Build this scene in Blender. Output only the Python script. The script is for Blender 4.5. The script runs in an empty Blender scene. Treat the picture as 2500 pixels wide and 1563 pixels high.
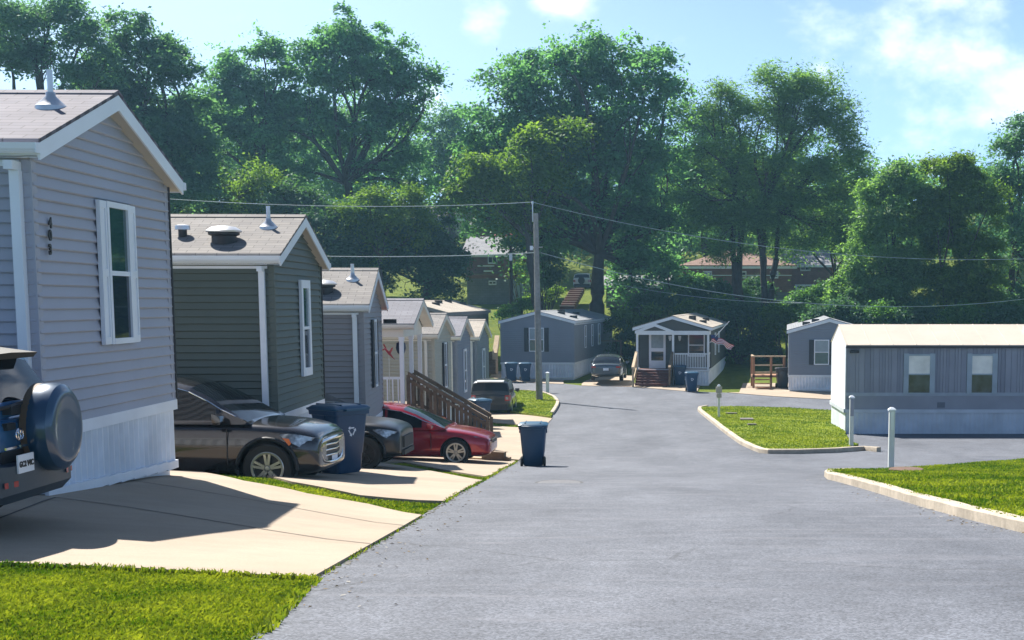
import bpy, bmesh, math, random
import numpy as np
from mathutils import Vector, Matrix
from mathutils.geometry import delaunay_2d_cdt
R = math.radians
scene = bpy.context.scene
COL = scene.collection
random.seed(7); RNG = np.random.default_rng(7)

# ------------------------------------------------------------------ camera
FPX, CX, CY, PITCH, ZC = 3500.0, 1620.0, 1150.0, math.atan(415/3500.0), 4.6
cam = bpy.data.cameras.new('camera'); camo = bpy.data.objects.new('camera', cam); COL.objects.link(camo)
camo.location = (0, 0, ZC); camo.rotation_euler = (R(90)-PITCH, 0, 0)
cam.sensor_width = 36; cam.lens = FPX/2500*36; cam.sensor_fit = 'HORIZONTAL'
cam.shift_x = (1250-CX)/2500; cam.shift_y = (CY-781.5)/2500
cam.clip_start = 0.1; cam.clip_end = 3000
scene.camera = camo
# ------------------------------------------------------------------ sky + sun
SUN = Vector((-0.54, 0.72, 1.0)).normalized()          # direction towards the sun
SEL = math.asin(SUN.z); SAZ = math.atan2(SUN.x, SUN.y)
world = bpy.data.worlds.new('World'); scene.world = world; world.use_nodes = True
nt = world.node_tree; nt.nodes.clear()
def N(nt, t, **k):
    n = nt.nodes.new(t)
    for a, v in k.items(): setattr(n, a, v)
    return n
wo = N(nt, 'ShaderNodeOutputWorld'); bg = N(nt, 'ShaderNodeBackground')
sky = N(nt, 'ShaderNodeTexSky', sky_type='NISHITA', sun_disc=False, sun_elevation=SEL, sun_rotation=SAZ,
        altitude=100, air_density=1.0, dust_density=0.6, ozone_density=2.0)
tc = N(nt, 'ShaderNodeTexCoord')
vadd = N(nt, 'ShaderNodeVectorMath', operation='ADD'); vadd.inputs[1].default_value = (0, 0, 0.12)
vn = N(nt, 'ShaderNodeVectorMath', operation='NORMALIZE')
nt.links.new(tc.outputs['Generated'], vadd.inputs[0]); nt.links.new(vadd.outputs[0], vn.inputs[0])
nt.links.new(vn.outputs[0], sky.inputs[0])
# clouds: soft noise, gathered round a few directions
mp = N(nt, 'ShaderNodeMapping'); mp.inputs['Scale'].default_value = (11, 11, 17)
nz = N(nt, 'ShaderNodeTexNoise'); nz.inputs['Scale'].default_value = 1.0; nz.inputs['Detail'].default_value = 7; nz.inputs['Roughness'].default_value = 0.58
nt.links.new(tc.outputs['Generated'], mp.inputs[0]); nt.links.new(mp.outputs[0], nz.inputs[0])
def dirpx(px, py):
    a = PITCH
    F = Vector((0, math.cos(a), -math.sin(a))); U_ = Vector((0, math.sin(a), math.cos(a)))
    return F + Vector((1, 0, 0))*((px-CX)/FPX) + U_*((CY-py)/FPX)
acc = None
for (px, py, rad, w) in ((1170,40,110,.28),(1370,-10,110,.26),(2010,70,190,.26),(2280,60,520,.165),(2010,190,110,.24),(2480,230,260,.24),(1060,230,110,.24),(1690,40,200,.05),(700,-700,700,.18),(2900,-500,900,.25)):
    d = dirpx(px, py).normalized()
    vs = N(nt, 'ShaderNodeVectorMath', operation='DISTANCE'); vs.inputs[1].default_value = d
    nt.links.new(tc.outputs['Generated'], vs.inputs[0])
    mr = N(nt, 'ShaderNodeMapRange', interpolation_type='SMOOTHSTEP')
    mr.inputs[1].default_value = rad/FPX; mr.inputs[2].default_value = 0; mr.inputs[3].default_value = 0; mr.inputs[4].default_value = w
    nt.links.new(vs.outputs['Value'], mr.inputs[0])
    if acc is None: acc = mr.outputs[0]
    else:
        m = N(nt, 'ShaderNodeMath', operation='MAXIMUM'); nt.links.new(acc, m.inputs[0]); nt.links.new(mr.outputs[0], m.inputs[1]); acc = m.outputs[0]
ad = N(nt, 'ShaderNodeMath', operation='ADD'); nt.links.new(nz.outputs['Fac'], ad.inputs[0]); nt.links.new(acc, ad.inputs[1])
cr = N(nt, 'ShaderNodeMapRange', interpolation_type='SMOOTHSTEP')
cr.inputs[1].default_value = 0.60; cr.inputs[2].default_value = 0.90; cr.inputs[3].default_value = 0; cr.inputs[4].default_value = 0.85
nt.links.new(ad.outputs[0], cr.inputs[0])
mx = N(nt, 'ShaderNodeMix', data_type='RGBA'); mx.inputs['B'].default_value = (12.2, 13.0, 14.6, 1)
nt.links.new(cr.outputs[0], mx.inputs['Factor'])
hz_s = N(nt, 'ShaderNodeSeparateXYZ'); nt.links.new(tc.outputs['Generated'], hz_s.inputs[0])
hz_r = N(nt, 'ShaderNodeMapRange', interpolation_type='SMOOTHSTEP'); hz_r.inputs[1].default_value = .34; hz_r.inputs[2].default_value = -.02; hz_r.inputs[3].default_value = 0; hz_r.inputs[4].default_value = .85
nt.links.new(hz_s.outputs[2], hz_r.inputs[0])
hz = N(nt, 'ShaderNodeMix', data_type='RGBA'); hz.inputs['B'].default_value = (5.6, 9.1, 14.6, 1)   # bright low-sky haze
nt.links.new(hz_r.outputs[0], hz.inputs['Factor']); nt.links.new(sky.outputs[0], hz.inputs['A']); nt.links.new(hz.outputs['Result'], mx.inputs['A'])
gl_d = N(nt, 'ShaderNodeVectorMath', operation='DISTANCE'); gl_d.inputs[1].default_value = dirpx(-300, -500).normalized(); nt.links.new(tc.outputs['Generated'], gl_d.inputs[0])
gl_r = N(nt, 'ShaderNodeMapRange', interpolation_type='SMOOTHSTEP'); gl_r.inputs[1].default_value = .62; gl_r.inputs[2].default_value = 0; gl_r.inputs[3].default_value = 0; gl_r.inputs[4].default_value = .42
nt.links.new(gl_d.outputs['Value'], gl_r.inputs[0])
gl_m = N(nt, 'ShaderNodeMix', data_type='RGBA'); gl_m.inputs['B'].default_value = (10.0, 12.8, 15.2, 1)      # paler air towards the sun
nt.links.new(gl_r.outputs[0], gl_m.inputs['Factor']); nt.links.new(mx.outputs['Result'], gl_m.inputs['A'])
nt.links.new(gl_m.outputs['Result'], bg.inputs[0]); bg.inputs[1].default_value = 0.055
nt.links.new(bg.outputs[0], wo.inputs[0])
sl = bpy.data.lights.new('sun', 'SUN'); sl.energy = 4.8; sl.angle = R(0.53); sl.color = (1.0, 0.945, 0.86)
so = bpy.data.objects.new('sun', sl); COL.objects.link(so); so.rotation_euler = (-SUN).to_track_quat('-Z', 'Y').to_euler()
scene.view_settings.view_transform = 'Standard'; scene.view_settings.look = 'None'
scene.view_settings.gamma = 1; scene.view_settings.exposure = 1.2
scene.cycles.max_bounces = 6; scene.cycles.transparent_max_bounces = 6

# ------------------------------------------------------------------ photo measurements -> points in the place
ZO = {0:(0,0,.9672),1:(0,150,2.161),2:(0,820,2.5195),3:(400,480,2.16),4:(780,640,2.7),5:(1180,700,4.0317),6:(1680,740,2.6073),
      7:(1100,480,2.419),8:(400,820,3.978),9:(880,700,5.039),10:(1900,740,4.0317),11:(0,0,1.935),12:(1050,0,1.668),
      'B':(1500,740,6.0475),'D':(1100,460,4.726),'E':(1180,980,7.558),'P':(0,0,1)}
def Z(k, x, y): o = ZO[k]; return (o[0]+x/o[2], o[1]+y/o[2])
def U(px, py, Y):                                        # point of the picture at distance Y in front of the camera
    d = dirpx(px, py); return Vector((d.x*Y/d.y, Y, ZC+d.z*Y/d.y))
PR = [(-30,1.45),(0,1.45),(4,1.5),(7,1.64),(9.5,1.86),(12.5,2.1),(15.6,2.36),(18,2.56),(24.4,3.08),(30,3.6),(36,4.08),(42,4.32),(48,4.48),(56,4.62),
      (64,4.76),(72,4.76),(80,4.65),(86,4.6),(97,4.55),(104,3.6),(112,1.6),(118,0.5),(125,-.1),(140,-1.4),(160,-4.5),(200,-12),(300,-20),(700,-24)]
_y = np.array([p[0] for p in PR], float); _h = np.array([p[1] for p in PR], float)
YT = np.arange(-30, 700, .5); HT = np.interp(YT, _y, _h)
for _ in range(14): HT = np.convolve(np.pad(HT, 1, 'edge'), [.25, .5, .25], 'valid')
def zprof(y): return ZC - np.interp(y, YT, HT)
def gray(px, py, zf):                                    # where the line of sight meets the ground
    d = dirpx(px, py); d = d/d.y; lo = 2.0; y = lo; step = .25
    while y < 400:
        p = (d.x*y, y, ZC+d.z*y)
        if p[2] < zf(p[0], y): break
        lo = y; y += step; step = max(.25, y*.01)
    hi = y
    for _ in range(30):
        m = (lo+hi)/2
        if ZC+d.z*m < zf(d.x*m, m): hi = m
        else: lo = m
    return (d.x*hi, hi)
EDGEPX = [(620,1563),(700,1487),(770,1418),(900,1344),(957,1308),(1030,1262),(1085,1229),(1178,1175),(1248,1135),(1267,1126),(1333,1037),(1352,1012)]
EDGE = [gray(a, b, lambda x, y: float(zprof(y))) for a, b in EDGEPX]
ex = np.array([EDGE[0][0]-.2]+[e[0] for e in EDGE]+[EDGE[-1][0]]); ey = np.array([0]+[e[1] for e in EDGE]+[EDGE[-1][1]+60])
KY = [0,9.5,11,13,17,20,24,30,36,44,50,56,62,75,82,90]; KV = [.02,.04,.09,.13,.16,.12,.07,.07,.06,.04,.02,-.01,-.04,-.04,0,0]
def zg(x, y):
    dx = np.interp(y, ey, ex)-x
    s = np.where(dx > 0, dx, 0)
    s = s*s/(s+.6)
    s = 3.4*(1-np.exp(-s/3.4))*1.25
    return zprof(y) + s*np.interp(y, KY, KV)
def zgf(x, y): return float(zg(x, y))
def G(px, py): return gray(px, py, zgf)
def GP(px, py, dz=0): x, y = G(px, py); return Vector((x, y, zgf(x, y)+dz))

# ------------------------------------------------------------------ materials
def newmat(name):
    m = bpy.data.materials.new(name); m.use_nodes = True; return m, m.node_tree, m.node_tree.nodes['Principled BSDF']
def mat(name, col, rough=.6, var=.12, scale=2.0, bump=0., bscale=40., metal=0., coat=0., spec=.5, var2=0., s2=30., coord='Object'):
    m, t, b = newmat(name)
    b.inputs['Roughness'].default_value = rough; b.inputs['Metallic'].default_value = metal
    b.inputs['Coat Weight'].default_value = coat; b.inputs['Coat Roughness'].default_value = .04; b.inputs['Specular IOR Level'].default_value = spec
    c = N(t, 'ShaderNodeTexCoord')
    n1 = N(t, 'ShaderNodeTexNoise'); n1.inputs['Scale'].default_value = scale; n1.inputs['Detail'].default_value = 5
    t.links.new(c.outputs[coord], n1.inputs[0])
    r = N(t, 'ShaderNodeMapRange'); r.inputs[1].default_value = .3; r.inputs[2].default_value = .7; r.inputs[3].default_value = 1-var; r.inputs[4].default_value = 1+var
    t.links.new(n1.outputs['Fac'], r.inputs[0]); out = r.outputs[0]
    if var2:
        n2 = N(t, 'ShaderNodeTexNoise'); n2.inputs['Scale'].default_value = s2; n2.inputs['Detail'].default_value = 2
        t.links.new(c.outputs[coord], n2.inputs[0])
        r2 = N(t, 'ShaderNodeMapRange'); r2.inputs[1].default_value = .3; r2.inputs[2].default_value = .7; r2.inputs[3].default_value = 1-var2; r2.inputs[4].default_value = 1+var2
        t.links.new(n2.outputs['Fac'], r2.inputs[0])
        mm = N(t, 'ShaderNodeMath', operation='MULTIPLY'); t.links.new(out, mm.inputs[0]); t.links.new(r2.outputs[0], mm.inputs[1]); out = mm.outputs[0]
    v = N(t, 'ShaderNodeVectorMath', operation='SCALE'); v.inputs[0].default_value = col; t.links.new(out, v.inputs['Scale'])
    t.links.new(v.outputs[0], b.inputs['Base Color'])
    if bump:
        n3 = N(t, 'ShaderNodeTexNoise'); n3.inputs['Scale'].default_value = bscale; n3.inputs['Detail'].default_value = 3
        t.links.new(c.outputs[coord], n3.inputs[0])
        bp = N(t, 'ShaderNodeBump'); bp.inputs['Strength'].default_value = bump; bp.inputs['Distance'].default_value = .02
        t.links.new(n3.outputs['Fac'], bp.inputs['Height']); t.links.new(bp.outputs[0], b.inputs['Normal'])
    return m
def shingle(name, c1, c2, mort):
    m, t, b = newmat(name); b.inputs['Roughness'].default_value = .9
    c = N(t, 'ShaderNodeTexCoord'); k = N(t, 'ShaderNodeTexBrick'); k.offset = .5; k.squash = 1
    k.inputs['Color1'].default_value = (*c1, 1); k.inputs['Color2'].default_value = (*c2, 1); k.inputs['Mortar'].default_value = (*mort, 1)
    k.inputs['Scale'].default_value = 1; k.inputs['Mortar Size'].default_value = .008; k.inputs['Mortar Smooth'].default_value = .4
    k.inputs['Brick Width'].default_value = .33; k.inputs['Row Height'].default_value = .125; k.inputs['Bias'].default_value = 0
    t.links.new(c.outputs['Object'], k.inputs[0])
    n = N(t, 'ShaderNodeTexNoise'); n.inputs['Scale'].default_value = 1.3; n.inputs['Detail'].default_value = 6; t.links.new(c.outputs['Object'], n.inputs[0])
    r = N(t, 'ShaderNodeMapRange'); r.inputs[1].default_value = .3; r.inputs[2].default_value = .7; r.inputs[3].default_value = .84; r.inputs[4].default_value = 1.14
    t.links.new(n.outputs['Fac'], r.inputs[0])
    v = N(t, 'ShaderNodeVectorMath', operation='SCALE'); t.links.new(k.outputs['Color'], v.inputs[0]); t.links.new(r.outputs[0], v.inputs['Scale'])
    t.links.new(v.outputs[0], b.inputs['Base Color'])
    return m
def brickmat(name, c1, c2, mort, bw=.22, rh=.075):
    m = shingle(name, c1, c2, mort); k = [n for n in m.node_tree.nodes if n.type == 'TEX_BRICK'][0]
    k.inputs['Brick Width'].default_value = bw; k.inputs['Row Height'].default_value = rh; k.inputs['Mortar Size'].default_value = .012
    t = m.node_tree; c = [n for n in t.nodes if n.type == 'TEX_COORD'][0]
    s = N(t, 'ShaderNodeSeparateXYZ'); q = N(t, 'ShaderNodeCombineXYZ'); a = N(t, 'ShaderNodeMath', operation='ADD')
    t.links.new(c.outputs['Object'], s.inputs[0]); t.links.new(s.outputs[0], a.inputs[0]); t.links.new(s.outputs[1], a.inputs[1])
    t.links.new(a.outputs[0], q.inputs[0]); t.links.new(s.outputs[2], q.inputs[1]); t.links.new(q.outputs[0], k.inputs[0])
    return m
def leafmat(name, dark, light, trans=.35):
    m, t, b = newmat(name); t.nodes.remove(b); o = [n for n in t.nodes if n.type == 'OUTPUT_MATERIAL'][0]
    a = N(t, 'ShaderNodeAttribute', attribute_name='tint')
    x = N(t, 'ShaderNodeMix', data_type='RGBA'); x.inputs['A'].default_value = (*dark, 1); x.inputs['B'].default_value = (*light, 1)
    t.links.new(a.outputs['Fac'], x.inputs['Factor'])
    d = N(t, 'ShaderNodeBsdfDiffuse'); tr = N(t, 'ShaderNodeBsdfTranslucent'); g = N(t, 'ShaderNodeBsdfGlossy'); g.inputs['Roughness'].default_value = .45
    g.inputs['Color'].default_value = (.5, .55, .55, 1)
    t.links.new(x.outputs['Result'], d.inputs[0])
    tw = N(t, 'ShaderNodeMix', data_type='RGBA', blend_type='MULTIPLY'); tw.inputs['Factor'].default_value = 1; tw.inputs['B'].default_value = (1.5, 1.45, .55, 1)
    t.links.new(x.outputs['Result'], tw.inputs['A']); t.links.new(tw.outputs['Result'], tr.inputs[0])
    s = N(t, 'ShaderNodeMixShader'); s.inputs[0].default_value = trans; t.links.new(d.outputs[0], s.inputs[1]); t.links.new(tr.outputs[0], s.inputs[2])
    s2 = N(t, 'ShaderNodeMixShader'); s2.inputs[0].default_value = .03; t.links.new(s.outputs[0], s2.inputs[1]); t.links.new(g.outputs[0], s2.inputs[2])
    t.links.new(s2.outputs[0], o.inputs[0]); return m
def glassmat(name, col, rough=.03, var=.3, scale=1.2):
    m = mat(name, col, rough=rough, var=var, scale=scale, spec=.9); return m

WHITE = mat('white_trim', (.72,.76,.80), .5, .05)
WHITE2 = mat('white_vinyl', (.76,.80,.86), .45, .06, 1.5)
CREAMTRIM = mat('cream_trim', (.68,.66,.60), .5, .06)
SOFFIT = mat('soffit', (.50,.47,.42), .7, .05)
SID_GREY = mat('siding_grey', (.385,.39,.45), .55, .05, .8, bump=.15, bscale=60)
SID_GREEN = mat('siding_green', (.095,.118,.102), .6, .07, .8, bump=.15, bscale=60)
SID_TAUPE = mat('siding_taupe', (.27,.265,.285), .6, .06, .8)
SID_KHAKI = mat('siding_khaki', (.40,.385,.32), .6, .05, .8)
SID_SLATE = mat('siding_slate', (.23,.255,.30), .6, .05, .8)
SID_STEEL = mat('siding_steel', (.20,.225,.28), .6, .05, .8)
SID_DARK = mat('siding_dark', (.075,.08,.075), .6, .07, .8)
SID_BLUEGREY = mat('siding_bluegrey', (.20,.225,.25), .6, .05, .8)
SKIRT = mat('skirting_vinyl', (.68,.73,.80), .5, .12, 1.2, var2=.05, s2=5)
SH_BROWN = shingle('shingles_brown', (.175,.165,.16), (.235,.22,.205), (.095,.09,.085))
SH_PURPLE = shingle('shingles_mauve', (.150,.145,.172), (.19,.18,.205), (.08,.076,.09))
SH_GREY = shingle('shingles_grey', (.20,.205,.225), (.27,.27,.29), (.12,.12,.13))
SH_LAV = shingle('shingles_lavender', (.155,.155,.18), (.19,.19,.215), (.10,.10,.115))
SH_TAN = shingle('shingles_tan', (.34,.30,.25), (.40,.355,.30), (.22,.19,.16))
SH_SLATE = shingle('shingles_slate', (.20,.215,.235), (.25,.265,.285), (.12,.125,.135))
SH_RED = shingle('shingles_redbrown', (.20,.12,.095), (.27,.165,.125), (.11,.07,.055))
METROOF = mat('metal_roof', (.56,.48,.39), .45, .07, .6, var2=.03, s2=4)
BRICK = brickmat('brick', (.19,.085,.07), (.25,.115,.095), (.15,.13,.12))
BLOCK = brickmat('block', (.15,.155,.17), (.18,.18,.19), (.12,.12,.12), .4, .2)
GLASS = glassmat('window_glass', (.02,.035,.05))
GLASSG = glassmat('window_glass_green', (.03,.09,.085))
GLASS_REFL = glassmat('window_painted_reflection', (.85,.82,.74), .4, .15, 2.5)  # pale matt pane colour stands in for a bright reflection in the glass
CURTAIN = mat('curtain', (.30,.36,.40), .8, .1, 6)
BLACK = mat('black_plastic', (.018,.018,.02), .5, .1)
DKSHUT = mat('dark_shutter', (.02,.025,.035), .5, .1)
METAL = mat('galvanised_metal', (.55,.56,.58), .35, .1, 5, metal=.7)
CHROME = mat('chrome', (.75,.76,.78), .12, .02, metal=1)
ALU = mat('alloy', (.50,.50,.47), .3, .05, metal=.8)
RUBBER = mat('rubber', (.018,.018,.018), .85, .15, 10)
WOOD = mat('weathered_wood', (.17,.12,.075), .8, .25, 3, bump=.3, bscale=20, var2=.12, s2=14)
WOODL = mat('pale_wood', (.50,.38,.24), .8, .2, 3)
WOODR = mat('red_stained_wood', (.13,.045,.035), .7, .2, 3)
CEDAR = mat('cedar_deck', (.30,.15,.08), .8, .2, 3)
POLEM = mat('pole_wood', (.25,.24,.235), .9, .2, 1.5, bump=.5, bscale=18, var2=.15, s2=7)
BARK = mat('bark', (.055,.045,.038), .95, .3, 3, bump=.6, bscale=8)
BINBLUE = mat('bin_blue', (.009,.052,.125), .42, .12, 3, bump=.1, bscale=90)
BINLID = mat('bin_lid_blue', (.018,.085,.16), .38, .1, 4)
BINBLACK = mat('bin_black', (.02,.022,.028), .45, .1, 3)
REDP = mat('red_fabric', (.45,.03,.05), .7, .1)
CONC = None
def concmat():
    m, t, b = newmat('concrete'); b.inputs['Roughness'].default_value = .85
    c = N(t, 'ShaderNodeTexCoord')
    n = N(t, 'ShaderNodeTexNoise'); n.inputs['Scale'].default_value = .7; n.inputs['Detail'].default_value = 8; n.inputs['Roughness'].default_value = .65
    t.links.new(c.outputs['Object'], n.inputs[0])
    r = N(t, 'ShaderNodeValToRGB'); r.color_ramp.elements[0].position = .3; r.color_ramp.elements[0].color = (.32, .25, .18, 1)
    r.color_ramp.elements[1].position = .7; r.color_ramp.elements[1].color = (.385, .31, .23, 1)
    t.links.new(n.outputs['Fac'], r.inputs[0])
    n2 = N(t, 'ShaderNodeTexNoise'); n2.inputs['Scale'].default_value = 60; n2.inputs['Detail'].default_value = 3; t.links.new(c.outputs['Object'], n2.inputs[0])
    mr = N(t, 'ShaderNodeMapRange'); mr.inputs[1].default_value = .3; mr.inputs[2].default_value = .7; mr.inputs[3].default_value = .93; mr.inputs[4].default_value = 1.07
    t.links.new(n2.outputs['Fac'], mr.inputs[0])
    v = N(t, 'ShaderNodeVectorMath', operation='SCALE'); t.links.new(r.outputs[0], v.inputs[0]); t.links.new(mr.outputs[0], v.inputs['Scale']); ns = N(t, 'ShaderNodeTexNoise'); ns.inputs['Scale'].default_value = .45; ns.inputs['Detail'].default_value = 10; ns.inputs['Roughness'].default_value = .72; ns.inputs['Distortion'].default_value = .8
    ms = N(t, 'ShaderNodeMapping'); ms.inputs['Scale'].default_value = (.5, 1.6, 1); t.links.new(c.outputs['Object'], ms.inputs[0]); t.links.new(ms.outputs[0], ns.inputs[0])
    rs = N(t, 'ShaderNodeMapRange'); rs.inputs[1].default_value = .46; rs.inputs[2].default_value = .72; rs.inputs[3].default_value = 0; rs.inputs[4].default_value = .55; t.links.new(ns.outputs['Fac'], rs.inputs[0])
    xs = N(t, 'ShaderNodeMix', data_type='RGBA'); xs.inputs['B'].default_value = (.21, .17, .135, 1); t.links.new(rs.outputs[0], xs.inputs['Factor']); t.links.new(v.outputs[0], xs.inputs['A'])
    t.links.new(xs.outputs['Result'], b.inputs['Base Color'])
    bp = N(t, 'ShaderNodeBump'); bp.inputs['Strength'].default_value = .2; bp.inputs['Distance'].default_value = .01; t.links.new(n2.outputs['Fac'], bp.inputs['Height']); t.links.new(bp.outputs[0], b.inputs['Normal'])
    return m
def asphmat():
    m, t, b = newmat('asphalt'); b.inputs['Roughness'].default_value = .82; b.inputs['Specular IOR Level'].default_value = .35
    c = N(t, 'ShaderNodeTexCoord')
    mp = N(t, 'ShaderNodeMapping'); mp.inputs['Scale'].default_value = (1, .35, 1); t.links.new(c.outputs['Object'], mp.inputs[0])
    n = N(t, 'ShaderNodeTexNoise'); n.inputs['Scale'].default_value = .55; n.inputs['Detail'].default_value = 9; n.inputs['Roughness'].default_value = .62
    t.links.new(mp.outputs[0], n.inputs[0])
    r = N(t, 'ShaderNodeValToRGB'); r.color_ramp.elements[0].position = .32; r.color_ramp.elements[0].color = (.076, .084, .103, 1)
    r.color_ramp.elements[1].position = .72; r.color_ramp.elements[1].color = (.134, .145, .171, 1)
    t.links.new(n.outputs['Fac'], r.inputs[0])
    n2 = N(t, 'ShaderNodeTexVoronoi'); n2.inputs['Scale'].default_value = 75; t.links.new(c.outputs['Object'], n2.inputs[0])
    sx = N(t, 'ShaderNodeSeparateColor'); t.links.new(n2.outputs['Color'], sx.inputs[0])
    mr = N(t, 'ShaderNodeMapRange'); mr.inputs[3].default_value = .55; mr.inputs[4].default_value = 1.5; t.links.new(sx.outputs[0], mr.inputs[0])
    v = N(t, 'ShaderNodeVectorMath', operation='SCALE'); t.links.new(r.outputs[0], v.inputs[0]); t.links.new(mr.outputs[0], v.inputs['Scale'])
    # fine scuffs running across the road
    mp3 = N(t, 'ShaderNodeMapping'); mp3.inputs['Scale'].default_value = (.5, 3.2, 1); t.links.new(c.outputs['Object'], mp3.inputs[0])
    n3 = N(t, 'ShaderNodeTexNoise'); n3.inputs['Scale'].default_value = .9; n3.inputs['Detail'].default_value = 6; n3.inputs['Distortion'].default_value = .6; t.links.new(mp3.outputs[0], n3.inputs[0])
    m3 = N(t, 'ShaderNodeMapRange'); m3.inputs[1].default_value = .55; m3.inputs[2].default_value = .75; m3.inputs[3].default_value = 0; m3.inputs[4].default_value = .5; t.links.new(n3.outputs['Fac'], m3.inputs[0])
    x = N(t, 'ShaderNodeMix', data_type='RGBA'); x.inputs['B'].default_value = (.17, .175, .20, 1); t.links.new(m3.outputs[0], x.inputs['Factor']); t.links.new(v.outputs[0], x.inputs['A'])
    # worn pale lanes, dark seams and cracks
    n4 = N(t, 'ShaderNodeTexNoise'); n4.inputs['Scale'].default_value = .16; n4.inputs['Detail'].default_value = 3; t.links.new(c.outputs['Object'], n4.inputs[0])
    wv = N(t, 'ShaderNodeVectorMath', operation='MULTIPLY_ADD'); n5 = N(t, 'ShaderNodeTexNoise'); n5.inputs['Scale'].default_value = 1.1; n5.inputs['Detail'].default_value = 5; t.links.new(c.outputs['Object'], n5.inputs[0])
    t.links.new(n5.outputs['Color'], wv.inputs[0]); wv.inputs[1].default_value = (1.1, 1.1, 0); t.links.new(c.outputs['Object'], wv.inputs[2])
    vo = N(t, 'ShaderNodeTexVoronoi', feature='DISTANCE_TO_EDGE'); vo.inputs['Scale'].default_value = .16; vo.voronoi_dimensions = '2D'; t.links.new(wv.outputs[0], vo.inputs[0])
    ck = N(t, 'ShaderNodeMapRange'); ck.inputs[1].default_value = .0018; ck.inputs[2].default_value = .0045; ck.inputs[3].default_value = .55; ck.inputs[4].default_value = 0; t.links.new(vo.outputs['Distance'], ck.inputs[0])
    cg = N(t, 'ShaderNodeMapRange'); cg.inputs[1].default_value = .45; cg.inputs[2].default_value = .55; t.links.new(n4.outputs['Fac'], cg.inputs[0])
    cm = N(t, 'ShaderNodeMath', operation='MULTIPLY'); t.links.new(ck.outputs[0], cm.inputs[0]); t.links.new(cg.outputs[0], cm.inputs[1])
    x2 = N(t, 'ShaderNodeMix', data_type='RGBA'); x2.inputs['B'].default_value = (.035, .036, .04, 1); t.links.new(cm.outputs[0], x2.inputs['Factor']); t.links.new(x.outputs['Result'], x2.inputs['A'])
    n6 = N(t, 'ShaderNodeTexNoise'); n6.inputs['Scale'].default_value = 2.6; n6.inputs['Detail'].default_value = 7; n6.inputs['Roughness'].default_value = .7; t.links.new(c.outputs['Object'], n6.inputs[0])
    m6 = N(t, 'ShaderNodeMapRange'); m6.inputs[1].default_value = .3; m6.inputs[2].default_value = .7; m6.inputs[3].default_value = .84; m6.inputs[4].default_value = 1.16; t.links.new(n6.outputs['Fac'], m6.inputs[0])
    v6 = N(t, 'ShaderNodeVectorMath', operation='SCALE'); t.links.new(x2.outputs['Result'], v6.inputs[0]); t.links.new(m6.outputs[0], v6.inputs['Scale'])
    t.links.new(v6.outputs[0], b.inputs['Base Color'])
    bp = N(t, 'ShaderNodeBump'); bp.inputs['Strength'].default_value = .5; bp.inputs['Distance'].default_value = .012; t.links.new(sx.outputs[1], bp.inputs['Height']); t.links.new(bp.outputs[0], b.inputs['Normal'])
    return m
def grassmat(name, a=(.12,.17,.014), d=(.20,.25,.02), e=(.26,.27,.04)):
    m, t, b = newmat(name); b.inputs['Roughness'].default_value = .9; b.inputs['Specular IOR Level'].default_value = .1
    c = N(t, 'ShaderNodeTexCoord'); n = N(t, 'ShaderNodeTexNoise'); n.inputs['Scale'].default_value = 1.1; n.inputs['Detail'].default_value = 9; n.inputs['Roughness'].default_value = .75
    t.links.new(c.outputs['Object'], n.inputs[0])
    r = N(t, 'ShaderNodeValToRGB'); r.color_ramp.elements[0].position = .34; r.color_ramp.elements[0].color = (*a, 1)
    r.color_ramp.elements[1].position = .70; r.color_ramp.elements[1].color = (*e, 1); q = r.color_ramp.elements.new(.52); q.color = (*d, 1)
    t.links.new(n.outputs['Fac'], r.inputs[0]); t.links.new(r.outputs[0], b.inputs['Base Color'])
    n2 = N(t, 'ShaderNodeTexNoise'); n2.inputs['Scale'].default_value = 14; n2.inputs['Detail'].default_value = 6; t.links.new(c.outputs['Object'], n2.inputs[0])
    bp = N(t, 'ShaderNodeBump'); bp.inputs['Strength'].default_value = 1; bp.inputs['Distance'].default_value = .12; t.links.new(n2.outputs['Fac'], bp.inputs['Height']); t.links.new(bp.outputs[0], b.inputs['Normal'])
    return m
CONC = concmat(); ASPH = asphmat(); GRASS = grassmat('lawn_grass'); GROUNDM = grassmat('ground_cover', (.075,.115,.012), (.13,.17,.018), (.17,.19,.03))
KERBM = mat('kerb_concrete', (.43,.37,.29), .9, .22, 1.5, bump=.3, bscale=40, var2=.1, s2=12)
BLADE = leafmat('grass_blade', (.055,.125,.010), (.29,.345,.045), .35)
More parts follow.
